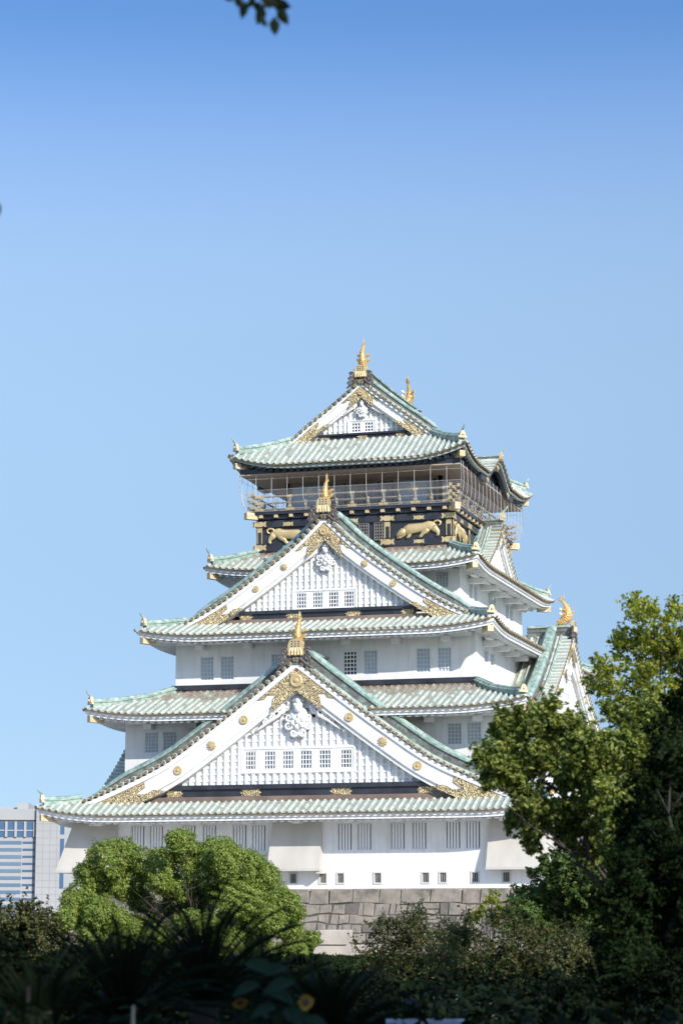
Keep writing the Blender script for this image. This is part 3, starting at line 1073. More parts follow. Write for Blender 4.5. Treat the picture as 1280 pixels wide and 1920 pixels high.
def gable_slopes(T, C, smax, o0, o1, parent, brown=None):
    """tiled slopes of a cross gable, rows running down from its ridge"""
    cv = Curve(C, smax)
    mb = MB()
    for sg in (-1, 1):
        P = lambda o, d, sg=sg: Vector(T(sg * (smax - d), o, C(smax - d)))
        rows = []
        n = int((o1 - o0) / 0.52)
        for i in range(n + 1):
            o = o1 - 0.1 - i * 0.52
            rows.append((o, 0.0, smax, smax, smax))
        tile_rows(mb, mb, P, rows, (lambda s, d: 1 if d > 90 else (2 if brown and d < brown else 0)))
    return mb.build('gable_roof', [M['tile'], M['tile_pan'], M['brown_tile']], parent, recalc=False)

MR = [(-0.42, -0.4), (-0.42, 0.3), (-0.48, 0.32), (-0.48, 0.38), (-0.40, 0.4), (-0.40, 0.72), (-0.52, 0.74), (-0.52, 0.86), (-0.3, 0.98), (0, 1.04), (0.3, 0.98), (0.52, 0.86), (0.52, 0.74), (0.40, 0.72), (0.40, 0.4), (0.48, 0.38), (0.48, 0.32), (0.42, 0.3), (0.42, -0.4)]
def main_ridge(p0, p1, parent, k=1.0, sag=0.0, gems=0):
    p0, p1 = Vector(p0), Vector(p1)
    path = []
    for i in range(13):
        t = i / 12
        p = p0.lerp(p1, t)
        p.z += sag * (2 * t - 1) ** 2
        path.append(p)
    body = MB()
    top = [(a * k, b * k) for a, b in MR if b > 0.6]
    low = [(a * k, b * k) for a, b in MR if b < 0.73]
    body.sweep(path, low, 1)
    body.sweep([p + Vector((0, 0, 0.003)) for p in path], top, 0)
    ob = body.build('main_ridge', [M['ridge'], M['ridge_side']], parent)
    dv = (p1 - p0).normalized()
    lat = Vector((dv.y, -dv.x, 0))
    for i in range(gems):
        c = p0.lerp(p1, (i + 0.5) / gems) + Vector((0, 0, 0.55 * k))
        mb = MB()
        for sg in (-1, 1):
            q = c + lat * (sg * 0.40 * k)
            mb.ball(q, 0.2 * k, 8, sc=(0.9, 0.9, 1))
        mb.build('gilt_crest', M['gold'], ob)
    return ob

def ridge_end(T, z, o, parent, k=1.0):
    """demon-tile end of a main ridge: dark scrolls round a gilt, fluted bell-shaped plate"""
    mb = MB()
    mb.prism([(s * k, z + q * k) for s, q in ((-0.95, -0.45), (-0.6, -0.02), (0, 0.42), (0.6, -0.02), (0.95, -0.45), (0.8, 0.1), (0.62, 0.75), (-0.62, 0.75), (-0.8, 0.1))], T, o - 0.3, o)
    for sg in (-1, 1):
        for (cx, cz, r, a0) in ((0.82, 0.55, 0.3, 0.5), (0.92, 0.12, 0.26, 0.2), (1.05, -0.25, 0.2, 0.0)):
            p = spiral(cx * k * sg, z + cz * k, r * k, 1.5, sg, a0)
            mb.tube([T(s, o + 0.02, q) for s, q in p], [0.085 * k] * len(p), 6)
        mb.tube([T(sg * s * k, o + 0.02, z + q * k) for s, q in ((0.3, 0.1), (0.7, -0.25), (1.1, -0.52), (1.35, -0.68))], [0.1 * k, 0.12 * k, 0.1 * k, 0.05 * k], 6)
    e = mb.build('ridge_end_tile', M['oni'], parent)
    g = MB()
    out = [(-0.62, 0.30), (-0.42, 0.24), (-0.22, 0.32), (0, 0.25), (0.22, 0.32), (0.42, 0.24), (0.62, 0.30), (0.56, 0.75), (0.52, 1.1), (0.44, 1.32), (0.26, 1.44), (-0.26, 1.44), (-0.44, 1.32), (-0.52, 1.1), (-0.56, 0.75)]
    g.prism([(s * k, z + q * k) for s, q in out], T, o - 0.12, o + 0.12)
    for s in (-0.45, -0.22, 0, 0.22, 0.45):
        g.tube([T(s * k, o + 0.12, z + 0.33 * k), T(s * 0.92 * k, o + 0.14, z + 0.6 * k), T(s * 0.8 * k, o + 0.12, z + 0.82 * k)], [0.11 * k, 0.1 * k, 0.05 * k], 6)
    for i in (-1, 0, 1):
        for j in range(3):
            g.box((i * 0.24 * k - 0.065, o + 0.1, z + (0.88 + 0.17 * j) * k), (i * 0.24 * k + 0.065, o + 0.124, z + (0.98 + 0.17 * j) * k), T, m=1)
    g.build('gilt_crest_plate', [M['pale_gold'], M['oni']], e)
    return e

def roof_fish(base, inward, k, parent):
    """gilded fish on a ridge end: head on the ridge looking inward, back arched outward, tail straight up"""
    b = Vector(base)
    dv = Vector(inward).normalized()
    lat = Vector((dv.y, -dv.x, 0))
    Q = lambda i, l, z: b + dv * (i * k) + lat * (l * k) + Vector((0, 0, z * k))
    spine = [(0.62, 0.16, 0.16), (0.5, 0.24, 0.27), (0.25, 0.34, 0.36), (-0.02, 0.5, 0.40), (-0.2, 0.78, 0.37), (-0.24, 1.08, 0.31), (-0.16, 1.38, 0.24), (-0.03, 1.64, 0.18), (0.1, 1.88, 0.12), (0.2, 2.05, 0.08)]
    mb = MB()
    rings = []
    n = 10
    for i, (u, z, r) in enumerate(spine):
        u0, z0, _ = spine[max(i - 1, 0)]
        u1, z1, _ = spine[min(i + 1, len(spine) - 1)]
        t = Vector((u1 - u0, z1 - z0)).normalized()
        nx, nz = -t.y, t.x
        rings.append([Q(u + nx * r * math.sin(2 * PI * j / n), 0.78 * r * math.cos(2 * PI * j / n), z + nz * r * math.sin(2 * PI * j / n)) for j in range(n)])
    mb.loft(rings)
    # scale ridges round the body
    for i in range(1, len(spine) - 1):
        for f in (0.0, 0.5):
            u = spine[i][0] * (1 - f) + spine[i + 1][0] * f
            z = spine[i][1] * (1 - f) + spine[i + 1][1] * f
            r = spine[i][2] * (1 - f) + spine[i + 1][2] * f
            t = Vector((spine[i + 1][0] - spine[i][0], spine[i + 1][1] - spine[i][1])).normalized()
            nx, nz = -t.y, t.x
            p = [Q(u + nx * r * math.sin(2 * PI * j / 10), 0.8 * r * math.cos(2 * PI * j / 10), z + nz * r * math.sin(2 * PI * j / 10)) for j in range(11)]
            mb.tube(p, 0.035 * k, 5)
    mb.box((0, 0, 0), (0, 0, 0)) if False else None
    # lip, brow and eyes
    for sg in (-1, 1):
        mb.ball(Q(0.52, sg * 0.2, 0.36), 0.085 * k, 6)
        mb.tube([Q(0.4, sg * 0.2, 0.45), Q(0.56, sg * 0.22, 0.45), Q(0.7, sg * 0.16, 0.36)], [0.04 * k, 0.06 * k, 0.03 * k], 5)
    mb.tube([Q(0.66, -0.2, 0.1), Q(0.78, 0, 0.16), Q(0.66, 0.2, 0.1)], 0.06 * k, 5)
    body = mb.build('ridge_fish', M['gold'], parent, smooth=False)
    tail = MB()
    for (du, dz, l) in ((0.55, 0.32, -0.06), (0.28, 0.62, 0.0), (-0.12, 0.66, 0.04)):
        tail.tube([Q(0.17, 0, 1.95), Q(0.17 + du * 0.55, l * 0.6, 1.98 + dz * 0.5), Q(0.2 + du, l, 2.0 + dz)], [0.12 * k, 0.15 * k, 0.02 * k], 6, flat=0.45)
    tail.build('tail_fin', M['gold'], body)
    fin = MB()
    for i in range(6):
        u, z, r = spine[2 + i]
        fin.tube([Q(u - r * 0.75, 0, z - 0.04 + r * 0.2), Q(u - r * 1.25 - 0.06, 0, z + 0.05), Q(u - r * 1.3 - 0.1, 0, z + 0.18)], [0.07 * k, 0.06 * k, 0.015 * k], 5)
    fin.build('back_fin', M['gold'], body)
    for sg in (-1, 1):
        pf = MB()
        for (zz, dz) in ((0.72, 0.3), (1.15, 0.24)):
            for e in (-0.14, 0.0, 0.14):
                pf.tube([Q(0.0 + e * 0.3, sg * 0.26, zz), Q(0.1 + e, sg * 0.42, zz + dz * 0.5), Q(0.14 + e * 1.5, sg * 0.52, zz + dz + 0.1 * e)], [0.08 * k, 0.08 * k, 0.015 * k], 5)
        pf.build('side_fin', M['gold'], body)
    return body

# front gables (and the same to the rear of the top roof)
gw1 = []
for (c0, c1, g) in ((-4.0, -3.22, GRD), (-2.6, -1.76, GRY), (-1.25, -0.42, GRY), (0.05, 0.92, GRY), (1.42, 2.3, GRY), (3.0, 3.82, GRD)):
    q = dict(g); q['nx'] = 4; q['nz'] = 4; q['bars'] = 'bars'; q['glass'] = 'glass_dark' if g is GRD else 'glass_mid'; q['bw'] = 0.055
    gw1.append((c0, c1, 11.36, 12.66, q))
g1 = gable(TF, C1, 16.1, OB1, 23.0, 9.05, 9.5, 10.32, 9.7, 1.0, keep, wins=gw1, frame=(-4.15, 3.98, 11.24, 12.78), meds=((4.42, False), (6.8, True), (9.25, False)), kv=1.35,
           plates=((-9.2, 0.6), (-3.5, 0.72), (3.1, 0.75), (9.2, 0.6)), sp=0.52)
gw3 = []
for c in (-2.38, -1.12, 0.1, 1.28):
    q = dict(GRY); q['nx'] = 4; q['nz'] = 4; q['bars'] = 'bars'; q['glass'] = 'glass_mid' if c < 0 else 'glass_dark'; q['bw'] = 0.05
    gw3.append((c, c + 0.8, 23.6, 24.76, q))
g3 = gable(TF, C3, 11.25, OB3, 16.45, 22.5, 22.88, 23.5, 6.7, 0.74, keep, wins=gw3, frame=(-2.52, 2.2, 23.52, 24.86), meds=((3.5, True), (5.65, False)), gold=0.76, kv=1.15,
           plates=((-6.2, 0.5), (-2.5, 0.56), (2.08, 0.56), (6.2, 0.5)), sp=0.46)
gw5 = []
for c in (-0.95, 0.1):
    q = dict(GRD); q['nx'] = 3; q['nz'] = 3
    gw5.append((c, c + 0.72, 38.72, 39.5, q))
g5 = gable(TF, C5, 6.2, OB5, 6.75, 37.9, 38.2, 38.62, 3.5, 0.56, keep, wins=gw5, frame=(-1.1, 0.97, 38.64, 39.6), gold=0.55, plates=((-3.1, 0.4), (0, 0.42), (3.1, 0.4)), sp=0.42, kv=0.9, pend=0.85)
gable(TB, C5, 6.2, OB5, 6.75, 37.9, 38.2, 38.62, 3.5, 0.56, keep, gold=0.55, plates=((0, 0.42),), sp=0.42, kv=0.9, pend=0.85)

r = main_ridge((0, -OB1 - 0.02, 18.95), (0, -17.7, 18.95), keep, 0.95)
ridge_end(TF, 18.95, OB1 + 0.12, r, 1.0)
roof_fish((0, -OB1 + 0.55, 19.85), (0, 1, 0), 1.0, keep)
r = main_ridge((0, -OB3 - 0.02, 30.28), (0, -9.7, 30.28), keep, 0.8)
ridge_end(TF, 30.28, OB3 + 0.12, r, 0.95)
roof_fish((0, -OB3 + 0.5, 31.1), (0, 1, 0), 0.95, keep)
r = main_ridge((0, -OB5 - 0.02, 42.6), (0, OB5 + 0.02, 42.6), keep, 1.1, sag=0.12)
ridge_end(TF, 42.7, OB5 + 0.12, r, 0.85)
ridge_end(TB, 42.7, OB5 + 0.12, r, 0.85)
roof_fish((0, -OB5 + 0.55, 43.62), (0, 1, 0), 1.0, keep)
roof_fish((0, OB5 - 0.55, 43.62), (0, -1, 0), 1.0, keep)

# broad side gables of the second roof, small ones of the fourth, a low one to the left of the first
for T, sg in ((TE, 1), (TW, -1)):
    gq = dict(GRD); gq['nx'] = 4; gq['nz'] = 4
    gable(T, CE, 11.6, 15.0, 14.25, 15.6, 16.0, 16.5, 7.2, 0.66, keep, wins=[(-1.6, -0.5, 17.0, 18.3, gq), (0.5, 1.6, 17.0, 18.3, gq)], frame=(-1.9, 1.9, 16.9, 18.4),
          meds=((3.6, False), (5.8, True), (8.0, False)), gold=0.7, plates=((-5, 0.5), (0, 0.5), (5, 0.5)), sp=0.5, kv=1.2)
    gs = gable_slopes(T, CE, 11.6, 11.3, 14.0, keep, brown=6.0 if sg > 0 else None)
    r = main_ridge((sg * 15.02, 0, 22.98), (sg * 11.45, 0, 22.98), keep, 0.8, gems=1)
    ridge_end(T, 22.95, 15.12, r, 0.8)
    roof_fish((sg * 14.45, 0, 23.75), (-sg, 0, 0), 0.95, keep)
    gable(T, CS, 6.3, 9.45, 8.9, 27.6, 27.75, 28.05, 3.6, 0.42, keep, gold=0.42, boss=0.8, plates=((0, 0.35),), sp=0.42, kv=0.6, pend=0.6)
    gable_slopes(T, CS, 6.3, 7.6, 8.5, keep)
    r = main_ridge((sg * 9.5, 0, 31.88), (sg * 7.75, 0, 31.88), keep, 0.6)
    p = Vector((sg * 9.5, 0, 32.3))
    ridge_ornament(p, (sg, 0, 0), r, 1.0)
TWo = lambda s, o, z: TW(s + 13.0, o, z)
gable(TWo, CW, 5.6, 16.6, 16.0, 10.2, 10.4, 10.7, 3.0, 0.4, keep, gold=0.4, boss=0.8, plates=(), sp=0.42, kv=0.5, pend=0.5)
gable_slopes(TWo, CW, 5.6, 14.1, 15.7, keep)
r = main_ridge((-16.6, -13.0, 14.6), (-14.2, -13.0, 14.6), keep, 0.55)
ridge_ornament((-16.65, -13.0, 14.95), (-1, 0, 0), r, 0.9)
# little ridges over the rolling eave of the top roof
for sg in (1, -1):
    r = main_ridge((sg * 9.3, 0, 37.2), (sg * 6.2, 0, 37.2), keep, 0.42)
    ridge_ornament((sg * 9.45, 0, 37.3), (sg, 0, 0), r, 0.8)

# bracket arms under the eaves
def brackets(T, a, o, z, out, n, half):
    mb = MB()
    mb.box((-half, o - 0.1, z - 0.06), (half, o + out - 0.12, z + 0.3), T) if False else None
    for i in range(n):
        s = -half + 2 * half * (i + 0.5) / n
        mb.box((s - 0.3, o - 0.05, z - 0.45), (s + 0.3, o + out, z - 0.06), T)
    mb.box((-half, o + out * 0.45, z - 0.06), (half, o + out * 0.8, z + 0.22), T)
    mb.build('eave_brackets', M['plaster'], keep)
brackets(TE, 0, A4, 26.65, 1.1, 5, 9.8)
brackets(TE, 0, A3, 20.95, 1.1, 10, 16.8)
brackets(TE, 0, A1, 7.95, 1.0, 11, 21.5)
brackets(TF, 0, B1, 8.0, 1.0, 9, 16.6)
brackets(TF, 0, B3, 21.05, 0.8, 6, 11.2)
brackets(TF, 0, B2, 15.05, 0.8, 8, 14.0)

# grey service box fixed to the front wall beside the middle bay
mb = MB()
mb.box((-3.15, B1 + 0.002, 4.75), (-2.6, B1 + 0.4, 5.5), TF)
mb.box((-3.1, B1 + 0.403, 4.82), (-2.65, B1 + 0.42, 5.42), TF)
mb.build('service_box', M['ridge_side'], keep)
# ---------------------------------------------------------- black top storey
mb = MB()
mb.box((-A5, -B5, 29.21), (A5, B5, 31.62))
black_wall = mb.build('black_storey_wall', M['black'], keep)

def fit_plate(T, s, z, o, w_, h_, parent):
    """gilt fitting with notched ends"""
    mb = MB()
    out = [(-1, -0.5), (-0.72, -0.5), (-0.6, -0.25), (-0.35, -0.5), (0.35, -0.5), (0.6, -0.25), (0.72, -0.5), (1, -0.5), (0.86, 0), (1, 0.5), (0.72, 0.5), (0.6, 0.25), (0.35, 0.5), (-0.35, 0.5), (-0.6, 0.25), (-0.72, 0.5), (-1, 0.5), (-0.86, 0)]
    mb.prism([(s + p[0] * w_ / 2, z + p[1] * h_) for p in out], T, o, o + 0.035)
    mb.build('gilt_fitting', M['pale_gold'], parent)

def tiger(T, s0, z0, o, sg, parent, k=1.0):
    """crouching tiger in gilt relief, head low to one side and tail curled over the back"""
    mb = MB()
    Q = lambda s, z, e=0.0: T(s0 + sg * s * k, o + 0.06 + e, z0 + z * k)
    def limb(pts, r, flat=0.45):
        """flattened limb: thick in the plane of the wall, shallow outward"""
        rings = []
        n = 10
        for i, p in enumerate(pts):
            a, b = pts[max(i - 1, 0)], pts[min(i + 1, len(pts) - 1)]
            t = Vector((b[0] - a[0], b[1] - a[1])).normalized()
            rings.append([Q(p[0] - t.y * r[i] * math.cos(2 * PI * j / n), p[1] + t.x * r[i] * math.cos(2 * PI * j / n), r[i] * flat * math.sin(2 * PI * j / n) + 0.03) for j in range(n)])
        mb.loft(rings)
    limb([(-1.2, 0.16), (-1.0, 0.26), (-0.7, 0.36), (-0.2, 0.40), (0.35, 0.46), (0.8, 0.56), (1.12, 0.52), (1.3, 0.38)], [0.2, 0.36, 0.42, 0.38, 0.34, 0.38, 0.34, 0.12])
    limb([(-1.72, -0.14), (-1.62, -0.06), (-1.42, 0.06), (-1.2, 0.18), (-1.0, 0.3)], [0.09, 0.17, 0.27, 0.3, 0.2], 0.75)
    limb([(-1.36, 0.28), (-1.32, 0.46)], [0.1, 0.04])
    limb([(-1.1, 0.42), (-1.02, 0.58)], [0.1, 0.04])
    limb([(-1.0, 0.25), (-1.2, 0.0), (-1.45, -0.2), (-1.72, -0.27)], [0.28, 0.2, 0.14, 0.11])
    limb([(-0.75, 0.25), (-0.72, -0.02), (-0.78, -0.22), (-0.95, -0.29)], [0.28, 0.19, 0.13, 0.11])
    limb([(0.75, 0.5), (0.55, 0.18), (0.32, 0.0), (0.2, -0.2), (0.02, -0.27)], [0.32, 0.26, 0.17, 0.12, 0.1])
    limb([(1.1, 0.52), (1.32, 0.25), (1.5, 0.08), (1.55, -0.14), (1.42, -0.24)], [0.32, 0.25, 0.17, 0.12, 0.1])
    limb([(1.15, 0.72), (1.35, 0.9), (1.6, 0.88), (1.62, 0.66), (1.42, 0.60), (1.22, 0.68)] if False else [(1.1, 0.7), (1.32, 0.9), (1.56, 0.93), (1.74, 0.8), (1.7, 0.62), (1.52, 0.55)], [0.09, 0.085, 0.085, 0.08, 0.07, 0.05], 0.9)
    for i in range(11):
        s = -0.9 + i * 0.2
        zb = 0.44 + 0.11 * (s + 0.9)
        limb([(s, zb + 0.15), (s + 0.07, zb + 0.02), (s + 0.02, zb - 0.14)], [0.012, 0.026, 0.01], 8.3)
    return mb.build('tiger_relief', M['pale_gold'], parent, smooth=True)

for side, T in FACE.items():
    half, o = (A5, B5) if side in 'FB' else (B5, A5)
    inner = 2.72 if side in 'FB' else 4.3
    pm = MB()
    for s in (-half + 0.16, -inner, inner, half - 0.16):
        pm.box((s - 0.2, o + 0.002, 29.21), (s + 0.2, o + 0.13, 31.0), T)
    pm.box((-half - 0.06, o + 0.003, 31.0), (half + 0.06, o + 0.18, 31.5), T)
    pm.box((-half - 0.02, o + 0.003, 29.213), (half + 0.02, o + 0.16, 29.45), T)
    for sg in (-1, 1):
        for (z0, z1) in ((29.45, 29.53), (30.93, 31.0)):
            a, b = sorted((sg * (inner + 0.2), sg * (half - 0.36)))
            pm.box((a, o + 0.003, z0), (b, o + 0.07, z1), T)
    pm.build('post_and_beam', M['black'], black_wall)
    for s in (-half + 0.16, -inner, inner, half - 0.16):
        cm = MB()
        cm.box((s - 0.215, o + 0.13, 29.75), (s - 0.15, o + 0.145, 30.9), T)
        cm.box((s + 0.15, o + 0.13, 29.75), (s + 0.215, o + 0.145, 30.9), T)
        cm.box((s - 0.215, o + 0.132, 30.62), (s + 0.215, o + 0.15, 30.96), T)
        cm.build('gilt_post_edge', M['pale_gold'], black_wall)
        fit_plate(T, s, 31.25, o + 0.18, 1.15, 0.4, black_wall)
        fit_plate(T, s, 29.42, o + 0.16, 1.15, 0.42, black_wall)
    for s in ((-inner - half) / 2, (inner + half) / 2):
        fit_plate(T, s, 31.2, o + 0.18, 0.85, 0.3, black_wall)
        fit_plate(T, s, 29.36, o + 0.16, 0.85, 0.28, black_wall)
    fit_plate(T, 0, 31.2, o + 0.18, 0.85, 0.3, black_wall)
    if side in 'FE':
        for sg in (-1, 1):
            tiger(T, sg * (inner + half) / 2 + (0.0 if sg < 0 else -0.05), 29.98, o + 0.003, sg, black_wall, 1.0 if side == 'F' else 1.05)
        for c in (-2.42, -1.28, 0.42, 1.66):
            q = dict(GRD); q['bars'] = 'wood'; q['glass'] = 'glass_dark'; q['bw'] = 0.04
            if side == 'F':
                window(T, c, c + 0.82, 29.6, 31.0, o + 0.2, parent=black_wall, **q)
# balcony
deck = MB()
deck.box((-7.95, -9.85, 31.623), (7.95, 9.85, 31.95))
deck.box((-8.15, -10.15, 31.953), (8.15, 10.15, 32.2))
for q in ((-8.0, 8.0, -10.0, -6.9), (-8.0, 8.0, 6.9, 10.0), (-8.0, -6.35, -6.897, 6.897), (6.35, 8.0, -6.897, 6.897)):
    deck.box((q[0], q[2], 32.2), (q[1], q[3], 32.225), m=1)
balcony = deck.build('balcony_deck', [M['black'], M['bounce_boards']], keep)
for side, T in FACE.items():
    half, o = (8.15, 10.15) if side in 'FB' else (10.15, 8.15)
    n = int(half / 1.2)
    jm = MB()
    for i in range(-n, n + 1):
        s = i * 1.22
        jm.box((s - 0.15, o - 0.4, 31.7), (s + 0.15, o - 0.05, 31.94), T)
    jm.build('joist_end_row', M['cream'], balcony)
    rm = MB()
    ro = o - 0.28
    for (z, r) in ((32.36, 0.09), (32.86, 0.065), (33.38, 0.075)):
        e = half - 0.28 + 0.55
        rm.tube([T(-e, ro, z + 0.14), T(-e + 0.5, ro, z), T(0, ro, z), T(e - 0.5, ro, z), T(e, ro, z + 0.14)], r, 6)
    n = int((half - 0.3) / 1.25)
    for i in range(-n, n + 1):
        s = i * 1.25
        rm.box((s - 0.09, ro - 0.08, 32.2), (s + 0.09, ro + 0.08, 33.3 if i % 2 == 0 else 33.0), T)
    rail = rm.build('balcony_railing', M['wood'], balcony)
    gm = MB()
    for i in range(-n, n + 1):
        s = i * 1.25
        if i % 2 == 0:
            gm.box((s - 0.38, ro + 0.092, 32.27), (s + 0.38, ro + 0.12, 32.46), T)
            gm.box((s - 0.16, ro + 0.09, 32.5), (s + 0.16, ro + 0.115, 32.66), T)
            gm.box((s - 0.2, ro + 0.07, 33.3), (s + 0.2, ro + 0.1, 33.46), T)
        else:
            gm.ball(T(s, ro + 0.08, 32.92), 0.085, 6)
            gm.ball(T(s, ro + 0.08, 32.62), 0.085, 6)
    for sg in (-1, 1):
        for z in (32.36, 32.86, 33.38):
            e = half - 0.28
            a, b = sorted((sg * (e - 0.75), sg * (e + 0.2)))
            gm.box((a, ro + 0.07, z - 0.1), (b, ro + 0.105, z + 0.1), T)
            a, b = sorted((sg * (e + 0.42), sg * (e + 0.6)))
            gm.box((a, ro - 0.1, z + 0.02), (b, ro + 0.1, z + 0.26), T)
    gm.build('gilt_rail_fittings', M['pale_gold'], balcony)
for sx in (-1, 1):
    for sy in (-1, 1):
        cm = MB()
        c = Vector((sx * 8.1, sy * 10.1, 31.82))
        dv = Vector((sx, sy, 0)).normalized()
        lat = Vector((dv.y, -dv.x, 0))
        cm.hexa([tuple(c + lat * q[0] + dv * q[1] + Vector((0, 0, q[2]))) for q in
                 ((-0.24, -0.5, -0.22), (0.24, -0.5, -0.22), (0.24, 0.5, -0.22), (-0.24, 0.5, -0.22), (-0.24, -0.5, 0.3), (0.24, -0.5, 0.3), (0.24, 0.5, 0.3), (-0.24, 0.5, 0.3))])
        cm.build('corner_beam_cap', M['cream'], balcony)
# the room behind the balcony
A6, B6 = 6.3, 6.85
mb = MB()
mb.box((-A6 + 0.3, -B6 + 0.3, 32.203), (A6 - 0.3, B6 - 0.3, 35.1))
room = mb.build('lookout_room', M['black'], keep)
for side, T in FACE.items():
    half, o = (A6, B6) if side in 'FB' else (B6, A6)
    pm = MB()
    for s in (-half + 0.2, -2.9, -0.18, 2.6, half - 0.9, half - 0.2):
        pm.box((s - 0.2, o - 0.28, 32.203), (s + 0.2, o, 35.1), T)
    pm.box((-half, o - 0.27, 34.72), (half, o - 0.02, 35.08), T)
    pm.box((-half, o - 0.27, 32.206), (half, o - 0.03, 32.75), T)
    pm.build('timber_frame', M['wood'], room)
    for sg, (s0, s1) in ((-1, (-5.85, -3.15)), (1, (2.85, 5.15))):
        gp = MB()
        gp.box((s0, o - 0.22, 32.8), (s1, o - 0.17, 34.7), T)
        g = gp.build('blue_wall_panel', M['crane_blue'], room)
        if side == 'F':
            cm = MB()
            c, z = (s0 + s1) / 2, 34.1
            L_ = lambda p: [(c + q[0] * sg, z + q[1]) for q in p]
            # pale bird in flight, long neck and trailing legs
            cm.prism(L_([(-1.0, -0.05), (-0.55, 0.02), (-0.3, 0.12), (0.1, 0.16), (0.35, 0.05), (0.9, -0.08), (0.35, -0.08), (0.0, -0.12), (-0.35, -0.02)]), T, o - 0.168, o - 0.15)
            cm.prism(L_([(-0.2, 0.13), (-0.35, 0.5), (-0.2, 0.42), (-0.05, 0.5), (0.05, 0.36), (0.2, 0.38), (0.15, 0.17)]), T, o - 0.166, o - 0.148)
            cm.prism(L_([(-0.25, -0.05), (-0.5, -0.32), (-0.28, -0.28), (-0.1, -0.36), (0.05, -0.12)]), T, o - 0.166, o - 0.148)
            cm.build('pale_bird', M['pale_bird'], g)
    for (s0, s1) in ((-2.6, -1.55), (-1.45, -0.45), (0.1, 1.15), (1.25, 2.3)) if side in 'FE' else ():
        q = dict(GRD); q['bars'] = 'wood'; q['glass'] = 'crane_blue'; q['nx'] = 4; q['nz'] = 5; q['bw'] = 0.07
        window(T, s0, s1, 33.0, 34.7, o - 0.05, parent=room, **q)
# flat boarded ceiling of the deep eaves
mb = MB()
for (x0, x1, y0, y1) in ((-8.75, 8.75, -10.9, -6.6), (-8.75, 8.75, 6.6, 10.9), (-8.75, -6.0, -6.597, 6.597), (6.0, 8.75, -6.597, 6.597)):
    mb.box((x0, y0, 34.93), (x1, y1, 35.02))
for (x0, x1, y0, y1) in ((-8.75, 8.75, -10.9, -10.8), (-8.75, 8.75, 10.8, 10.9), (-8.75, -8.65, -10.797, 10.797), (8.65, 8.75, -10.797, 10.797)):
    mb.box((x0, y0, 35.023), (x1, y1, 35.42), m=1)
mb.build('boarded_ceiling', [M['soffit'], M['black']], roof5.ob)
for T in (TE, TW):
    out = [(-5.2, 34.9)] + [(s, karahafu(s, 0) - 0.3 if abs(s) < 4.59 else 35.2) for s in np.linspace(-5.2, 5.2, 41)] + [(5.2, 34.9)]
    tm = MB()
    tm.prism(out, T, 8.35, 8.5)
    ty = tm.build('rolled_gable_board', M['black'], roof5.ob)
    am = MB()
    rings = []
    for s in np.linspace(-5.6, 5.6, 45):
        z = max(karahafu(s, 0), 35.48) - 0.3
        hgt = 0.42 + 0.2 * math.exp(-(s / 1.0) ** 2)
        rings.append([T(s, 9.15, z), T(s, 8.8, z), T(s, 8.8, z - hgt), T(s, 9.15, z - hgt)])
    am.loft(rings)
    am.build('rolled_bargeboard', M['black'], roof5.ob)
    for s in (-3.6, 0, 3.6):
        z = karahafu(s, 0) - 0.55
        gm = MB()
        gm.prism([(s + 0.5 * a, z + 0.3 * b) for a, b in ((-1, 0.2), (-0.5, 0.5), (0, 0.7), (0.5, 0.5), (1, 0.2), (0.6, -0.5), (0.2, -0.3), (0, -1.2), (-0.2, -0.3), (-0.6, -0.5))], T, 9.155, 9.2)
        gm.build('gilt_fitting', M['pale_gold'], ty)
# safety cage of bowed wires with a fine net to rail height
cage = None
for side, T in FACE.items():
    half, o = (8.15, 10.15) if side in 'FB' else (10.15, 8.15)
    wm = MB()
    prof = [(0.62, 35.36), (0.66, 34.6), (0.68, 33.75), (0.62, 33.1), (0.42, 32.55), (0.1, 32.18)]
    n = int((half + 0.3) / 1.26)
    for i in range(-n, n + 1):
        s = i * 1.265 + 0.1
        wm.tube([T(s + (0.1 if j > 3 else 0), o + a, z) for j, (a, z) in enumerate(prof)], 0.014, 4)
    for (a, z) in ((0.66, 34.62), (0.68, 33.75), (0.1, 32.18)):
        e = half + a
        wm.tube([T(-e, o + a, z), T(e, o + a, z)], 0.011, 4)
    for sg in (-1, 1):
        wm.tube([T(sg * (half + a), o + a, z) for a, z in prof], 0.02, 4)
    wob = wm.build('safety_wires', M['net_wire'], balcony)
    nm = MB()
    rings = []
    for s in (-half, half):
        rings.append([T(s + (a if s > 0 else -a), o + a, z) for a, z in prof[2:]])
    vs = rings[0] + rings[1]
    k = len(rings[0])
    nm.add(vs, [(i, i + 1, k + i + 1, k + i) for i in range(k - 1)])
    nm.build('safety_net', M['net'], balcony, recalc=False)
# ================================================================== stone base, ground, far block
M['stone'] = mat('grey_granite', (0.20, 0.18, 0.152), 0.85, var=[(0.10, 0.093, 0.083), (0.27, 0.235, 0.19)], scale=0.7, lo=0.4, hi=0.7, bump=0.6, bscale=3)
M['stone_b'] = mat('tan_granite', (0.26, 0.225, 0.185), 0.85, var=[(0.14, 0.13, 0.115)], scale=0.9, lo=0.4, hi=0.7, bump=0.6, bscale=3)
M['stone_c'] = mat('brown_grey_granite', (0.135, 0.12, 0.10), 0.85, var=[(0.08, 0.075, 0.07)], scale=1.1, lo=0.4, hi=0.7, bump=0.6, bscale=3)
M['joint'] = mat('dark_stone_joint', (0.085, 0.078, 0.068), 0.95)
M['pale_stone'] = mat('pale_sunlit_stone', (0.44, 0.39, 0.33), 0.85, var=[(0.33, 0.29, 0.25)], scale=0.8, bump=0.5, bscale=3)
M['earth'] = mat('dry_garden_soil', (0.10, 0.085, 0.06), 0.95, var=[(0.06, 0.07, 0.03), (0.16, 0.14, 0.10)], scale=0.25, bump=0.5, bscale=2)

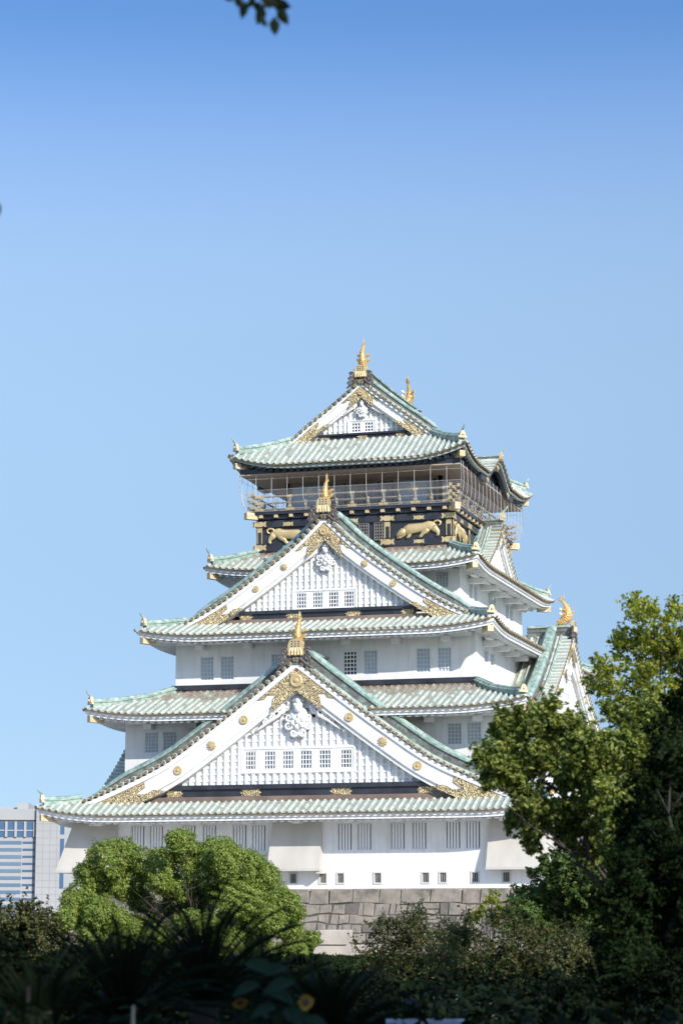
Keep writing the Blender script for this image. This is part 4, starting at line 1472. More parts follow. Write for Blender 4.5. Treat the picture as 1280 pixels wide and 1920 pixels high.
GROUND = -1.65
base = thing('castle_stone_wall', (0, 0, GROUND), 'sloping castle base of large grey stone blocks under the white walls', 'stone wall')
srng = random.Random(3)
bat = lambda z: 0.24 * (STONE_TOP - z) + 0.012 * (STONE_TOP - z) ** 2
for side, T in FACE.items():
    half, o0 = (A1 + 0.12, B1 + 0.12) if side in 'FB' else (B1 + 0.12, A1 + 0.12)
    mb = MB()
    z1 = STONE_TOP - 0.02
    c = 0
    while z1 > GROUND - 0.3:
        h = (1.0, 0.78, 0.58, 0.7, 0.6, 0.74, 0.62, 0.7)[c % 8]
        z0 = z1 - h
        hw = half + bat(z0)
        s = -hw
        while s < hw - 0.01:
            wd = srng.uniform(1.2, 2.3) if c == 0 else srng.uniform(0.62, 1.3)
            if hw - (s + wd) < 0.7:
                wd = hw - s
            pieces = [(s, s + wd, z0, z1)]
            if c > 0 and srng.random() < 0.08:                 # a course broken into two small stones
                m_ = z0 + h * srng.uniform(0.4, 0.62)
                pieces = [(s, s + wd, z0, m_), (s, s + wd, m_, z1)]
            elif c > 0 and srng.random() < 0.12:
                m_ = s + wd * srng.uniform(0.25, 0.4)
                pieces = [(s, m_, z0, z1), (m_, s + wd, z0, z1)]
            for (pa, pb, lo_, hi_) in pieces:
                j = lambda q=0.06: srng.uniform(-q, q)
                g = 0.012
                a, b, lo, hi = pa + g, pb - g, lo_ + g, hi_ - g
                e = 0.05
                dp = srng.uniform(0.0, 0.09)
                q0 = [(a + max(0, j(0.09)), lo + max(0, j())), (b - max(0, j(0.09)), lo + max(0, j())), (b - max(0, j(0.09)), hi - max(0, j())), ((a + b) / 2 + j(0.15), hi - max(0, j(0.03))), (a + max(0, j(0.09)), hi - max(0, j()))]
                wob = lambda x, k: 0 if k == 0 else 0.08 * math.sin(x * 1.15 + k * 2.3) + 0.045 * math.sin(x * 2.9 + k * 1.1)
                q0 = [(x, z + (wob(x, c + 1) if abs(z - z0) < 0.15 else wob(x, c) if abs(z - z1) < 0.15 else 0.5 * (wob(x, c) + wob(x, c + 1)))) for x, z in q0]
                cx, cz = (a + b) / 2, sum(q_[1] for q_ in q0) / 5
                pts = []
                for off in (-0.12, -0.01):
                    for (x, z) in q0:
                        pts.append(T(max(-half - bat(z), min(half + bat(z), x)), o0 + bat(z) + off, z))
                for (x, z) in q0:
                    zz = z + (0.045 if z < cz else -0.045)
                    xx = x + (0 if abs(x - cx) < 0.2 * (b - a) else (e if x < cx else -e))
                    pts.append(T(xx, o0 + bat(zz) + dp + j(0.03), zz))
                fs = []
                for r_ in (0, 5):
                    for i in range(5):
                        fs.append((r_ + i, r_ + (i + 1) % 5, r_ + 5 + (i + 1) % 5, r_ + 5 + i))
                fs.append((10, 11, 12, 13, 14))
                rr = srng.random()
                mb.add(pts, fs, 0 if rr < 0.55 else (1 if rr < 0.85 else 3))
            s += wd
        z1 = z0
        c += 1
    zt, zb = STONE_TOP - 0.01, GROUND - 0.5
    mb.add([T(-half - bat(zb), o0 + bat(zb) - 0.1, zb), T(half + bat(zb), o0 + bat(zb) - 0.1, zb), T(half, o0 - 0.1, zt), T(-half, o0 - 0.1, zt)], [(0, 1, 2, 3)], 2)
    mb.build('stone_face', [M['stone'], M['stone_b'], M['joint'], M['stone_c']], base)
mb = MB()
mb.box((-A1 - 0.1, -B1 - 0.1, STONE_TOP - 0.14), (A1 + 0.1, B1 + 0.1, STONE_TOP - 0.012))
mb.build('wall_footing', M['pale_stone'], base)

# pale blocks of a low stair wall in front of the base
def block(mb, c, size, rz):
    r = Matrix.Rotation(rz, 3, 'Z')
    hx, hy, hz = size[0] / 2, size[1] / 2, size[2]
    e = 0.07
    p = []
    for (z, k) in ((0, 0), (hz * 0.5, 0), (hz - e, 0), (hz, e)):
        p.append([Vector(c) + r @ Vector((sx * (hx - k) + srng.uniform(-.03, .03), sy * (hy - k), z + srng.uniform(-.02, .02))) for sx, sy in ((-1, -1), (1, -1), (1, 1), (-1, 1))])
    mb.loft(p)
for (u, v0, v1, w_, lab) in ((612, 1744, 1772, 1.9, 'upper pale granite block at the left end of the stair wall below the base'),
                             ((628), 1772, 1801, 3.2, 'broad pale granite block, lowest of the stair wall below the base')):
    p0, p1 = pt(u, v1, 150), pt(u, v0, 150)
    mb = MB()
    block(mb, (p0.x + 0.5, p0.y, p0.z), (w_, 2.0, p1.z - p0.z - 0.01), 0.1)
    o = mb.build('stone_block', M['pale_stone'])
    tag(o, lab, 'stone block', 'pale stair blocks below the base')
p0 = pt(668, 1801, 150.6)
mb = MB()
block(mb, (p0.x + 0.6, p0.y + 0.1, p0.z), (1.9, 1.6, 0.62), 0.2)
tag(mb.build('stone_block', M['pale_stone']), 'small pale granite block to the right of the broad lowest block', 'stone block', 'pale stair blocks below the base')

g = MB()
n = 60
ctr = Vector((40, -120))
vs, fs = [], []
rad = [0, 8, 16, 26, 40, 60, 90, 140, 220, 400, 900, 2500, 9000]
seg = 48
for i, r_ in enumerate(rad):
    for k in range(seg):
        a = 2 * PI * k / seg
        vs.append((ctr.x + r_ * math.cos(a), ctr.y + r_ * math.sin(a), GROUND + (0.12 * math.sin(r_ * 0.4 + 3 * a) if 0 < r_ < 60 else 0) - (25 if r_ > 800 else 12 if r_ > 300 else 0)))
for i in range(len(rad) - 1):
    for k in range(seg):
        fs.append((i * seg + k, i * seg + (k + 1) % seg, (i + 1) * seg + (k + 1) % seg, (i + 1) * seg + k))
g.add(vs, fs)
gr = g.build('ground', M['earth'], smooth=True, recalc=False)
gr['kind'] = 'structure'

M['gravel'] = mat('pale_gravel', (0.50, 0.46, 0.40), 0.95, var=[(0.43, 0.40, 0.35)], scale=0.5, bump=0.3, bscale=5)
pl = MB()
pl.add([(-70, -58, GROUND + 0.19), (75, -58, GROUND + 0.19), (75, 60, GROUND + 0.19), (-70, 60, GROUND + 0.19)], [(0, 1, 2, 3)])
pz = pl.build('gravel_plaza', M['gravel'], recalc=False)
pz['kind'] = 'structure'

# far office block on the left, beyond the castle hill
M['office'] = mat('pale_concrete_panels', (0.36, 0.36, 0.365), 0.7, var=[(0.32, 0.325, 0.33)], scale=0.06)
M['office_joint'] = mat('panel_joint_grey', (0.30, 0.30, 0.305), 0.8)
M['office_glass'] = mat('blue_office_glass', (0.10, 0.16, 0.24), 0.25, var=[(0.16, 0.23, 0.31)], scale=0.05, spec=0.5)
M['office_dark'] = mat('dark_blue_office_glass', (0.06, 0.12, 0.22), 0.25)
DB = 620.0
RGT = Vector((math.cos(YAW), math.sin(YAW), 0))
FWD = Vector((-math.sin(YAW), math.cos(YAW), 0))
px = 4533.0 / DB
oz = lambda v: (1751.1 - v) / px
ox = lambda u: (u - 640) / px
OFF = lambda s, o, z: tuple(EYE + FWD * (DB - o + s * 0.12) + RGT * s + Vector((0, 0, z)))
office = thing('office_building', EYE + FWD * DB + RGT * ox(70) + Vector((0, 0, -20)), 'far pale office block with blue glass bands at the left edge behind the trees', 'building')
x0, xm, x1 = ox(-160), ox(82), ox(152)
mb = MB()
mb.box((x0, -22, -20), (xm, 0, oz(1546)), OFF)
mb.box((x0, -22, oz(1546) + 0.004), (xm, 0.6, oz(1526)), OFF)
mb.box((xm + 0.003, -24, -20), (x1, 1.6, oz(1525)), OFF)
owall = mb.build('wall', M['office'], office)
z = oz(1597)
mb = MB()
mb.box((x0, 0.003, oz(1577)), (xm - 0.6, 0.12, oz(1549)), OFF)
top = mb.build('window_band', M['office_dark'], office)
mu = MB()
for u in range(-160, 82, 17):
    mu.box((ox(u) - 0.3, 0.122, oz(1577)), (ox(u) + 0.3, 0.5, oz(1549)), OFF)
mu.box((x0, 0.122, oz(1565) - 0.15), (xm - 0.6, 0.3, oz(1565) + 0.15), OFF)
mu.build('mullion', M['office'], top)
v = 1584
while v < 1800:
    mb = MB()
    mb.box((x0, 0.003, oz(v + 6.2)), (ox(55), 0.1, oz(v)), OFF)
    mb.box((ox(57), 0.003, oz(v + 5)), (ox(79), 0.1, oz(v + 1)), OFF, m=1)
    mb.build('window_band', [M['office_glass'], M['office_dark']], office)
    v += 12.8
mb = MB()
mb.box((ox(126), 1.603, oz(1572)), (ox(133), 1.7, oz(1545)), OFF)
mb.box((ox(126), 1.603, oz(1670)), (ox(133), 1.7, oz(1580)), OFF)
mb.build('window_band', M['office_dark'], office)
mb = MB()
for u in (95, 108, 120):
    mb.box((ox(u) - 0.04, 1.603, -20), (ox(u) + 0.04, 1.66, oz(1527)), OFF)
v = 1540
while v < 1800:
    mb.box((xm + 0.1, 1.603, oz(v) - 0.05), (ox(125), 1.65, oz(v) + 0.05), OFF)
    v += 12.8
mb.build('panel_joint', M['office_joint'], office)
mb = MB()
mb.box((ox(42), -14, oz(1525)), (ox(62), -4, oz(1513)), OFF)
mb.box((ox(-20), -14, oz(1526) + 0.003), (ox(40), -6, oz(1521)), OFF)
mb.build('rooftop_plant', M['office'], office)
# ================================================================== trees and plants
def leaf_mat(name, cols, trans=0.3, rough=0.55, spec=0.3):
    """leaf with per-leaf colour from a few greens, some light passing through"""
    m = bpy.data.materials.new(name)
    m.use_nodes = True
    n = m.node_tree.nodes
    L = m.node_tree.links
    for q in list(n):
        n.remove(q)
    out = n.new('ShaderNodeOutputMaterial')
    ge = n.new('ShaderNodeNewGeometry')
    cr = n.new('ShaderNodeValToRGB')
    el = cr.color_ramp.elements
    el[0].position, el[0].color = 0.0, (*cols[0], 1)
    el[1].position, el[1].color = 1.0, (*cols[-1], 1)
    for i, c in enumerate(cols[1:-1]):
        e = el.new((i + 1) / (len(cols) - 1))
        e.color = (*c, 1)
    L.new(ge.outputs['Random Per Island'], cr.inputs[0])
    p = n.new('ShaderNodeBsdfPrincipled')
    p.inputs['Roughness'].default_value = rough
    p.inputs['Specular IOR Level'].default_value = spec
    tr = n.new('ShaderNodeBsdfTranslucent')
    L.new(cr.outputs[0], p.inputs['Base Color'])
    mx2 = n.new('ShaderNodeMix')
    mx2.data_type = 'RGBA'
    mx2.blend_type = 'MULTIPLY'
    mx2.inputs[0].default_value = 1
    mx2.inputs[7].default_value = (1.3, 1.25, 0.5, 1)
    L.new(cr.outputs[0], mx2.inputs[6])
    L.new(mx2.outputs[2], tr.inputs[0])
    mx = n.new('ShaderNodeMixShader')
    mx.inputs[0].default_value = trans
    L.new(p.outputs[0], mx.inputs[1])
    L.new(tr.outputs[0], mx.inputs[2])
    L.new(mx.outputs[0], out.inputs[0])
    return m
M['bark'] = mat('brown_bark', (0.055, 0.044, 0.036), 0.9, var=[(0.03, 0.025, 0.02)], scale=3, bump=0.6, bscale=12)

def leaf_object(name, P, N, size, material, parent, seed, fold=0.25):
    """one mesh of many leaves: each a pointed leaf of four corners folded along its midrib"""
    r = np.random.default_rng(seed)
    n = len(P)
    t = r.normal(size=(n, 3))
    t -= N * (t * N).sum(1, keepdims=True)
    t /= np.linalg.norm(t, axis=1, keepdims=True) + 1e-9
    b = np.cross(N, t)
    sz = size * r.uniform(0.65, 1.25, (n, 1))
    v = np.empty((n, 4, 3))
    v[:, 0] = P - t * sz * 0.55
    v[:, 1] = P + b * sz * 0.27 + N * sz * fold * 0.5
    v[:, 2] = P + t * sz * 0.55
    v[:, 3] = P - b * sz * 0.27 + N * sz * fold * 0.5
    idx = np.arange(n)[:, None] * 4
    f = np.concatenate([idx + [0, 1, 2], idx + [0, 2, 3]], 1).reshape(-1)
    me = bpy.data.meshes.new(name)
    me.vertices.add(n * 4)
    me.vertices.foreach_set('co', v.reshape(-1))
    me.loops.add(n * 6)
    me.loops.foreach_set('vertex_index', f)
    me.polygons.add(n * 2)
    me.polygons.foreach_set('loop_start', np.arange(n * 2) * 3)
    me.polygons.foreach_set('loop_total', np.full(n * 2, 3))
    me.materials.append(material)
    me.update()
    o = bpy.data.objects.new(name, me)
    COL.objects.link(o)
    if parent is not None:
        o.parent = parent
        if parent.parent is None:
            o.matrix_parent_inverse = Matrix.Translation(-parent.location)
    return o

def crown_points(lobes, dens, seed, clump=0.36, nclump=26, inner=0.25, up=0.3, spray=0.0, sparse=0.0):
    """leaf places and normals: every lobe is a cluster of leafy clumps, so the crown has bumps and gaps"""
    r = np.random.default_rng(seed)
    PP, NN = [], []
    for (c, rad) in lobes:
        c = np.array(c)
        rad = np.array(rad)
        rm = float(rad.mean())
        k = max(8, int(nclump * min(1.6, max(0.5, rm / 1.2))))
        d = r.normal(size=(k, 3))
        d /= np.linalg.norm(d, axis=1, keepdims=True)
        for q in d:
            if r.random() < sparse:
                continue
            cc = c + q * rad * r.uniform(0.55, 0.92)
            cr = rm * clump * r.uniform(0.65, 1.25)
            n = int(dens * 4 * PI * cr * cr * 0.5)
            e = r.normal(size=(n, 3))
            e /= np.linalg.norm(e, axis=1, keepdims=True)
            rr = r.uniform(0, 1, (n, 1)) ** 0.33
            p = cc + e * rr * cr * [1, 1, 0.8]
            nn = e * 0.55 + q * 0.5 + [0, 0, up] + r.normal(size=(n, 3)) * 0.55
            if spray > 0:                       # leaves strung along outward twigs give a ragged edge
                m = 7
                dirs = q * 0.7 + r.normal(size=(m, 3)) * 0.75 + [0, 0, 0.12]
                dirs /= np.linalg.norm(dirs, axis=1, keepdims=True)
                ln = cr * r.uniform(0.7, 1.9, m) * spray
                w = r.integers(0, m, n)
                f = r.uniform(0.1, 1, n) ** 0.8
                p2 = cc + dirs[w] * (ln[w] * f)[:, None] + r.normal(size=(n, 3)) * (cr * 0.17 * (1.25 - f))[:, None]
                p = p2
                nn = dirs[w] * 0.25 + q * 0.45 + [0, 0, up + 0.25] + r.normal(size=(n, 3)) * 0.5
            PP.append(p)
            NN.append(nn)
        n = int(dens * 4 * PI * rm * rm * inner)
        e = r.normal(size=(n, 3))
        e /= np.linalg.norm(e, axis=1, keepdims=True)
        PP.append(c + e * rad * r.uniform(0.2, 0.8, (n, 1)))
        NN.append(e + r.normal(size=(n, 3)) * 0.6)
    P = np.concatenate(PP)
    N = np.concatenate(NN)
    N /= np.linalg.norm(N, axis=1, keepdims=True) + 1e-9
    return P, N

def limbs(mb, base, tips, r0, seed, wob=0.12):
    """trunk splitting into bent limbs towards the given points"""
    r = random.Random(seed)
    base = Vector(base)
    top = sum((Vector(t) for t in tips), Vector()) / len(tips)
    fork = base.lerp(top, 0.42)
    fork.x = base.x * 0.6 + fork.x * 0.4
    fork.y = base.y * 0.6 + fork.y * 0.4
    mb.tube([base - Vector((0, 0, 0.2)), base.lerp(fork, 0.5) + Vector((r.uniform(-wob, wob), r.uniform(-wob, wob), 0)), fork], [r0 * 1.25, r0, r0 * 0.85], 9)
    for t in tips:
        t = Vector(t)
        L_ = (t - fork).length
        pts = [fork]
        for i in range(1, 6):
            f = i / 5
            p = fork.lerp(t, f) + Vector((r.uniform(-1, 1), r.uniform(-1, 1), r.uniform(-0.5, 1))) * (wob * L_ * 0.5 * math.sin(PI * f))
            pts.append(p)
        mb.tube(pts, [r0 * 0.62, r0 * 0.45, r0 * 0.34, r0 * 0.25, r0 * 0.16, r0 * 0.07], 6)
        for j in (2, 3, 4):
            for _ in range(2):
                e = pts[j] + Vector((r.uniform(-1, 1), r.uniform(-1, 1), r.uniform(-0.2, 1))).normalized() * L_ * 0.3
                m_ = pts[j].lerp(e, 0.5) + Vector((0, 0, r.uniform(-0.1, 0.1) * L_))
                mb.tube([pts[j], m_, e], [r0 * 0.2, r0 * 0.12, r0 * 0.04], 5)

def mound_points(lobes, cover, size, seed, bumps=80, amp=0.30):
    """fine dense foliage: leaves over the lumpy surface of every lobe, more loosely inside"""
    r = np.random.default_rng(seed)
    PP, NN = [], []
    C = np.array([list(c) for c, _ in lobes])
    Rd = np.array([float(np.mean(q)) for _, q in lobes])
    for i, (c, rad) in enumerate(lobes):
        c, rad = np.array(c), np.array(rad)
        n = int(4 * PI * Rd[i] ** 2 * cover / (size * size * 0.3))
        d = r.normal(size=(n, 3))
        d /= np.linalg.norm(d, axis=1, keepdims=True)
        q = r.normal(size=(bumps, 3))
        q /= np.linalg.norm(q, axis=1, keepdims=True)
        h = r.uniform(0.5, 1, bumps)
        dot = np.clip(d @ q.T, -1, 1)
        g = (h * np.exp(-(1 - dot) / 0.016)).max(1)
        best = (h * np.exp(-(1 - dot) / 0.016)).argmax(1)
        f = (1 - amp) + amp * g + r.normal(size=n) * 0.05 - np.abs(r.normal(size=n)) * 0.12 + 0.14 * np.sin(d @ r.normal(size=3) * 4 + r.uniform(0, 6))
        P = c + d * rad * f[:, None]
        N = d * 0.8 + (d - q[best]) * 2.0 + [0, 0, 0.25] + r.normal(size=(n, 3)) * 0.42
        keep_ = np.ones(n, bool)
        for j in range(len(C)):
            if j != i:
                keep_ &= np.linalg.norm(P - C[j], axis=1) > Rd[j] * 0.68
        PP.append(P[keep_])
        NN.append(N[keep_])
    P, N = np.concatenate(PP), np.concatenate(NN)
    N /= np.linalg.norm(N, axis=1, keepdims=True) + 1e-9
    return P, N

def px_lobes(spec, dist, seed, squash=0.9, depth=1.0):
    """lobes from photo positions at the tree's own distance, spread in depth about it"""
    r = random.Random(seed)
    out = []
    for q in spec:
        u, v, rp = q[:3]
        dd = q[3] if len(q) > 3 else r.uniform(-1, 1) * depth
        c = pt(u, v, dist + dd)
        rad = rp / 4533.0 * dist * 0.95
        out.append((c, (rad, rad, rad * squash)))
    return out

def tree(name, label, cat, lobes, base, r0, leaf, lsize, dens, seed, bark='bark', group=None, tips=None, **kw):
    t = thing(name, base, label, cat, group)
    mb = MB()
    tp = tips or [tuple(Vector(base).lerp(c, 0.72 if 'cover' in kw else 0.9)) for c, r_ in lobes][::3]
    limbs(mb, base, tp, r0, seed)
    mb.build('trunk', M[bark], t, smooth=True)
    if 'cover' in kw:
        P, N = mound_points(lobes, kw['cover'], lsize, seed)
    else:
        P, N = crown_points(lobes, dens, seed, **kw)
    leaf_object('crown', P, N, lsize, leaf, t, seed)
    return t

LEAF_BRIGHT = leaf_mat('bright_camphor_leaf', [(0.08, 0.14, 0.025), (0.16, 0.23, 0.042), (0.24, 0.31, 0.058), (0.33, 0.37, 0.085)])
LEAF_DARK = leaf_mat('dark_evergreen_leaf', [(0.018, 0.040, 0.012), (0.035, 0.065, 0.016), (0.055, 0.085, 0.022), (0.09, 0.12, 0.03)])
LEAF_BUSH = leaf_mat('mid_green_leaf', [(0.035, 0.075, 0.018), (0.065, 0.115, 0.026), (0.105, 0.16, 0.035), (0.16, 0.21, 0.05)])
LEAF_OAK = leaf_mat('olive_oak_leaf', [(0.05, 0.085, 0.018), (0.11, 0.16, 0.032), (0.21, 0.25, 0.05), (0.37, 0.37, 0.08)])
LEAF_DEEP_SHADE = leaf_mat('deep_shade_leaf', [(0.008, 0.016, 0.005), (0.013, 0.026, 0.008), (0.02, 0.036, 0.010)], 0.1, 0.7, 0.06)  # leaves so dark that shade is put into their colour
LEAF_GOLD = leaf_mat('yellowing_leaf', [(0.10, 0.16, 0.026), (0.20, 0.26, 0.04), (0.34, 0.36, 0.06), (0.52, 0.46, 0.08)], 0.5)
LEAF_BROWN = leaf_mat('turning_cherry_leaf', [(0.025, 0.042, 0.012), (0.048, 0.068, 0.017), (0.075, 0.088, 0.024), (0.13, 0.085, 0.03)], 0.3)
LEAF_OLIVE = leaf_mat('olive_shrub_leaf', [(0.03, 0.045, 0.012), (0.06, 0.075, 0.018), (0.10, 0.10, 0.03), (0.14, 0.12, 0.05)], 0.25)
LEAF_SHADED = leaf_mat('shade_darkened_leaf', [(0.004, 0.008, 0.003), (0.006, 0.012, 0.005), (0.009, 0.016, 0.006)], 0.06, 0.7, 0.06)  # near-black leaf colour stands in for shade on fronds, shrubs and twig

# rounded camphor tree in front of the keep, left of centre
D1 = 118
spec = [(200, 1612, 50), (168, 1640, 36), (232, 1600, 40), (288, 1622, 42), (300, 1655, 34), (345, 1588, 40), (330, 1575, 26), (425, 1612, 54), (395, 1600, 40), (462, 1625, 44), (382, 1650, 44, 1.5),
        (490, 1650, 44), (450, 1690, 56), (527, 1695, 48), (500, 1725, 46), (548, 1712, 28), (145, 1692, 44), (185, 1712, 44), (130, 1725, 34), (218, 1728, 34), (350, 1732, 36, -2.5), (390, 1728, 24, -2.2), (305, 1762, 32, -2), (540, 1742, 34), (482, 1768, 40),
        (265, 1690, 34, 3), (320, 1650, 36, 2.5), (370, 1690, 40, 3.2), (300, 1720, 34, 3), (255, 1740, 36, 1.5), (170, 1750, 34, -1), (430, 1730, 40, 0.5), (470, 1620, 28, 0), (240, 1640, 30, 1.8), (310, 1615, 34, 1.6), (255, 1650, 34, 2), (365, 1625, 36, 1.4), (405, 1640, 38, 1), (335, 1670, 38, 1.8), (215, 1660, 34, 1.4), (440, 1655, 38, 1), (240, 1660, 40, 2.5), (420, 1660, 50, 2), (330, 1690, 40, 3), (180, 1665, 30, 1.5), (250, 1770, 40), (190, 1765, 40), (420, 1765, 44)]
tree('camphor_tree', 'broad rounded camphor tree with bright green clumped crown in front of the left wall', 'tree', px_lobes(spec, D1, 5, 0.9, 1.3), pt(372, 1751.1 + 1.65 / D1 * 4600, D1), 0.17, LEAF_BRIGHT, 0.115, 0, 11, cover=1.6)
D3 = 122
tree('round_shrub', 'small bright green shrub at the foot of the stone base, right of the camphor tree', 'shrub', px_lobes([(560, 1778, 34), (585, 1762, 22), (530, 1790, 28), (570, 1805, 30)], D3, 6, 0.9, 0.4), pt(560, 1751.1 + 1.65 / D3 * 4600, D3), 0.06, LEAF_BRIGHT, 0.11, 0, 12, cover=1.9)
D2 = 88
tree('olive_shrub', 'thin brownish green shrub at the left edge below the office block', 'shrub', px_lobes([(22, 1735, 46), (60, 1722, 34), (5, 1780, 50), (75, 1765, 44), (115, 1788, 38), (40, 1800, 50), (10, 1715, 26), (90, 1740, 26)], D2, 7, 1.0, 0.8), pt(50, 1751.1 + 1.65 / D2 * 4600, D2), 0.06, LEAF_OLIVE, 0.13, 230, 13, sparse=0.2, spray=1.2, clump=0.45)
D5 = 92
tree('evergreen_bush', 'dense rounded green bush under the right corner of the keep', 'shrub', px_lobes([(1062, 1645, 52), (1012, 1685, 50), (1135, 1635, 44), (1095, 1692, 52), (985, 1715, 38), (1128, 1672, 40), (1040, 1735, 52), (1120, 1745, 50), (1075, 1622, 26)], D5, 8, 0.95, 0.9), pt(1055, 1751.1 + 1.65 / D5 * 4600, D5), 0.1, LEAF_BUSH, 0.13, 380, 14, spray=0.9, clump=0.42, inner=0.6)
D8 = 96
tree('young_sapling', 'young yellow-green sapling against the right end of the stone base', 'sapling', px_lobes([(925, 1688, 16), (905, 1705, 14), (940, 1710, 14), (885, 1722, 15), (930, 1730, 16)], D8, 9, 1.1, 0.2), pt(920, 1751.1 + 1.65 / D8 * 4600, D8), 0.04, LEAF_GOLD, 0.15, 200, 15, nclump=14, spray=1.1)

# large tree on the right, close to the viewer
D4 = 50
spec = [(1200, 1152, 44), (1240, 1185, 52), (1165, 1205, 40), (1228, 1245, 52), (1135, 1250, 30), (1268, 1140, 34), (1185, 1128, 28), (1270, 1230, 50), (1118, 1285, 26), (1155, 1290, 38)]
tree('tall_oak', 'tall airy tree at the right edge with a yellow-green top against the sky', 'tree', px_lobes(spec + [(1230, 1300, 50), (1275, 1310, 50), (1190, 1320, 40), (1300, 1190, 50), (1320, 1260, 60), (1340, 1340, 70), (1330, 1430, 70)], 56, 21, 1.0, 0.8), pt(1340, 1751.1 + 1.65 / 56 * 4600, 56), 0.10, LEAF_GOLD, 0.115, 300, 21, sparse=0.32, nclump=24, spray=1.05, clump=0.42)
spec = [(955, 1368, 46), (1010, 1345, 50), (925, 1425, 36), (1000, 1425, 58), (1075, 1392, 62), (1142, 1410, 62), (1215, 1385, 70), (955, 1462, 44), (1070, 1450, 48), (1145, 1490, 70), (1230, 1470, 84), (985, 1505, 38), (1000, 1545, 40), (960, 1540, 24), (995, 1588, 22), (1072, 1545, 40), (1055, 1570, 26), (1165, 1560, 50), (1300, 1480, 90), (1320, 1600, 90), (1150, 1610, 34), (915, 1465, 22), (1112, 1500, 44), (1040, 1520, 36), (1112, 1590, 40), (1100, 1450, 50), (1180, 1340, 50), (1230, 1330, 50)]
tree('spreading_oak', 'big dark spreading tree on the right reaching across the side of the keep', 'tree', px_lobes(spec, D4, 22, 0.92, 1.2), pt(1235, 1751.1 + 1.65 / D4 * 4600, D4), 0.10, LEAF_OAK, 0.105, 640, 22, inner=0.7, spray=1.1, clump=0.42, sparse=0.1)

DE = 41
spec = [(1215, 1590, 70), (1280, 1540, 80), (1180, 1650, 56), (1250, 1650, 84), (1165, 1720, 56), (1240, 1740, 90), (1190, 1800, 76), (1265, 1840, 90), (1330, 1640, 100), (1340, 1760, 110), (1150, 1790, 50), (1195, 1880, 70), (1120, 1860, 54), (1290, 1460, 60), (1295, 1340, 56), (1255, 1410, 56), (1310, 1260, 46), (1225, 1480, 50), (1200, 1540, 50)]
tree('shade_dark_tree', 'nearly black tree with shade put into its leaf colour, filling the lower right corner', 'tree', px_lobes(spec, DE, 24, 1.0, 0.9), pt(1270, 1751.1 + 1.65 / DE * 4600, DE), 0.16, LEAF_DEEP_SHADE, 0.08, 620, 24, inner=0.9, spray=1.05, clump=0.42)  # lower part of the right-hand foliage, its shade put into the leaf colour

# thin cherry trees with turning leaves, lower right
def cherry(label, u, D, spec, seed, leafm, group='cherry trees below the base'):
    lobes = px_lobes(spec, D, seed, 0.9, 1.2)
    tree('cherry_tree', label, 'tree', lobes, pt(u, 1751.1 + 1.65 / D * 4600, D), 0.06, leafm, 0.095, 210, seed, group=group, sparse=0.2, nclump=26, clump=0.5, inner=0.3, spray=1.15)
cherry('thin cherry tree with reddish tips in front of the middle of the stone base', 770, 72, [(760, 1790, 50), (715, 1745, 34), (800, 1755, 44), (735, 1830, 50), (820, 1820, 54), (690, 1790, 34), (770, 1730, 30), (700, 1850, 40), (860, 1770, 40)], 31, LEAF_BROWN)
cherry('wider cherry tree with dull green leaves and dark forking branches, left of the dark tree', 915, 66, [(905, 1790, 54), (870, 1745, 34), (950, 1755, 46), (880, 1845, 56), (985, 1800, 56), (940, 1850, 56), (925, 1720, 24), (1000, 1755, 40), (840, 1800, 40)], 32, LEAF_BROWN)
cherry('cherry tree with brown-tinged leaves beneath the green bush on the right', 1060, 70, [(1050, 1790, 54), (1100, 1790, 54), (1060, 1850, 60), (1130, 1840, 60), (1010, 1850, 50), (1150, 1790, 50), (1190, 1850, 50)], 33, LEAF_OLIVE)
# ================================================================== shaded garden in the foreground
GZ = GROUND
def ground_pt(u, D):
    p = pt(u, 1751.1, D)
    return Vector((p.x, p.y, GZ))

M['dark_bark'] = mat('dark_palm_trunk', (0.012, 0.010, 0.008), 0.9, var=[(0.02, 0.016, 0.013)], scale=6, bump=0.8, bscale=14)
def cycad(label, u, D, h, nf, L, seed):
    """sago palm: stout trunk, a crown of arching fronds with stiff leaflets"""
    r = random.Random(seed)
    b = ground_pt(u, D)
    t = thing('sago_palm', b, label, 'palm', 'sago palms in the dark foreground')
    mb = MB()
    mb.tube([b - Vector((0, 0, 0.1)), b + Vector((0, 0, h * 0.5)), b + Vector((0, 0, h))], [0.2, 0.19, 0.17], 10)
    mb.build('trunk', M['dark_bark'], t)
    for i in range(nf):
        a = 2 * PI * i * 0.381966
        e = R(86 - 84 * (i / nf) + r.uniform(-8, 8))
        l = L * r.uniform(0.85, 1.1)
        dv = Vector((math.cos(a), math.sin(a), 0))
        path = []
        for k in range(9):
            f = k / 8
            ang = e - f * f * R(40)
            if k == 0:
                p = b + Vector((0, 0, h))
            else:
                p = path[-1] + (dv * math.cos(ang) + Vector((0, 0, math.sin(ang)))) * (l / 8)
            path.append(p)
        fm = MB()
        fm.tube(path, [0.014] * 8 + [0.004], 4)
        lat = Vector((dv.y, -dv.x, 0))
        n = 34
        for k in range(3, n):
            f = k / n * 8
            j = min(int(f), 7)
            p = path[j].lerp(path[j + 1], f - j)
            tn = (path[j + 1] - path[j]).normalized()
            up = lat.cross(tn)
            if up.z < 0:
                up = -up
            ll = 0.19 * math.sin(PI * (0.12 + 0.86 * k / n)) + 0.02
            for sg in (-1, 1):
                q = p + (lat * sg * 0.8 + tn * 0.55 + up * 0.28).normalized() * ll
                w_ = tn * 0.011
                fm.add([p - w_, p + w_, q], [(0, 1, 2)])
        fm.build('frond', LEAF_SHADED, t, recalc=False)
cycad('sago palm left of the middle, its fronds dark against the bright camphor tree', 235, 27, 0.7, 52, 1.35, 1)
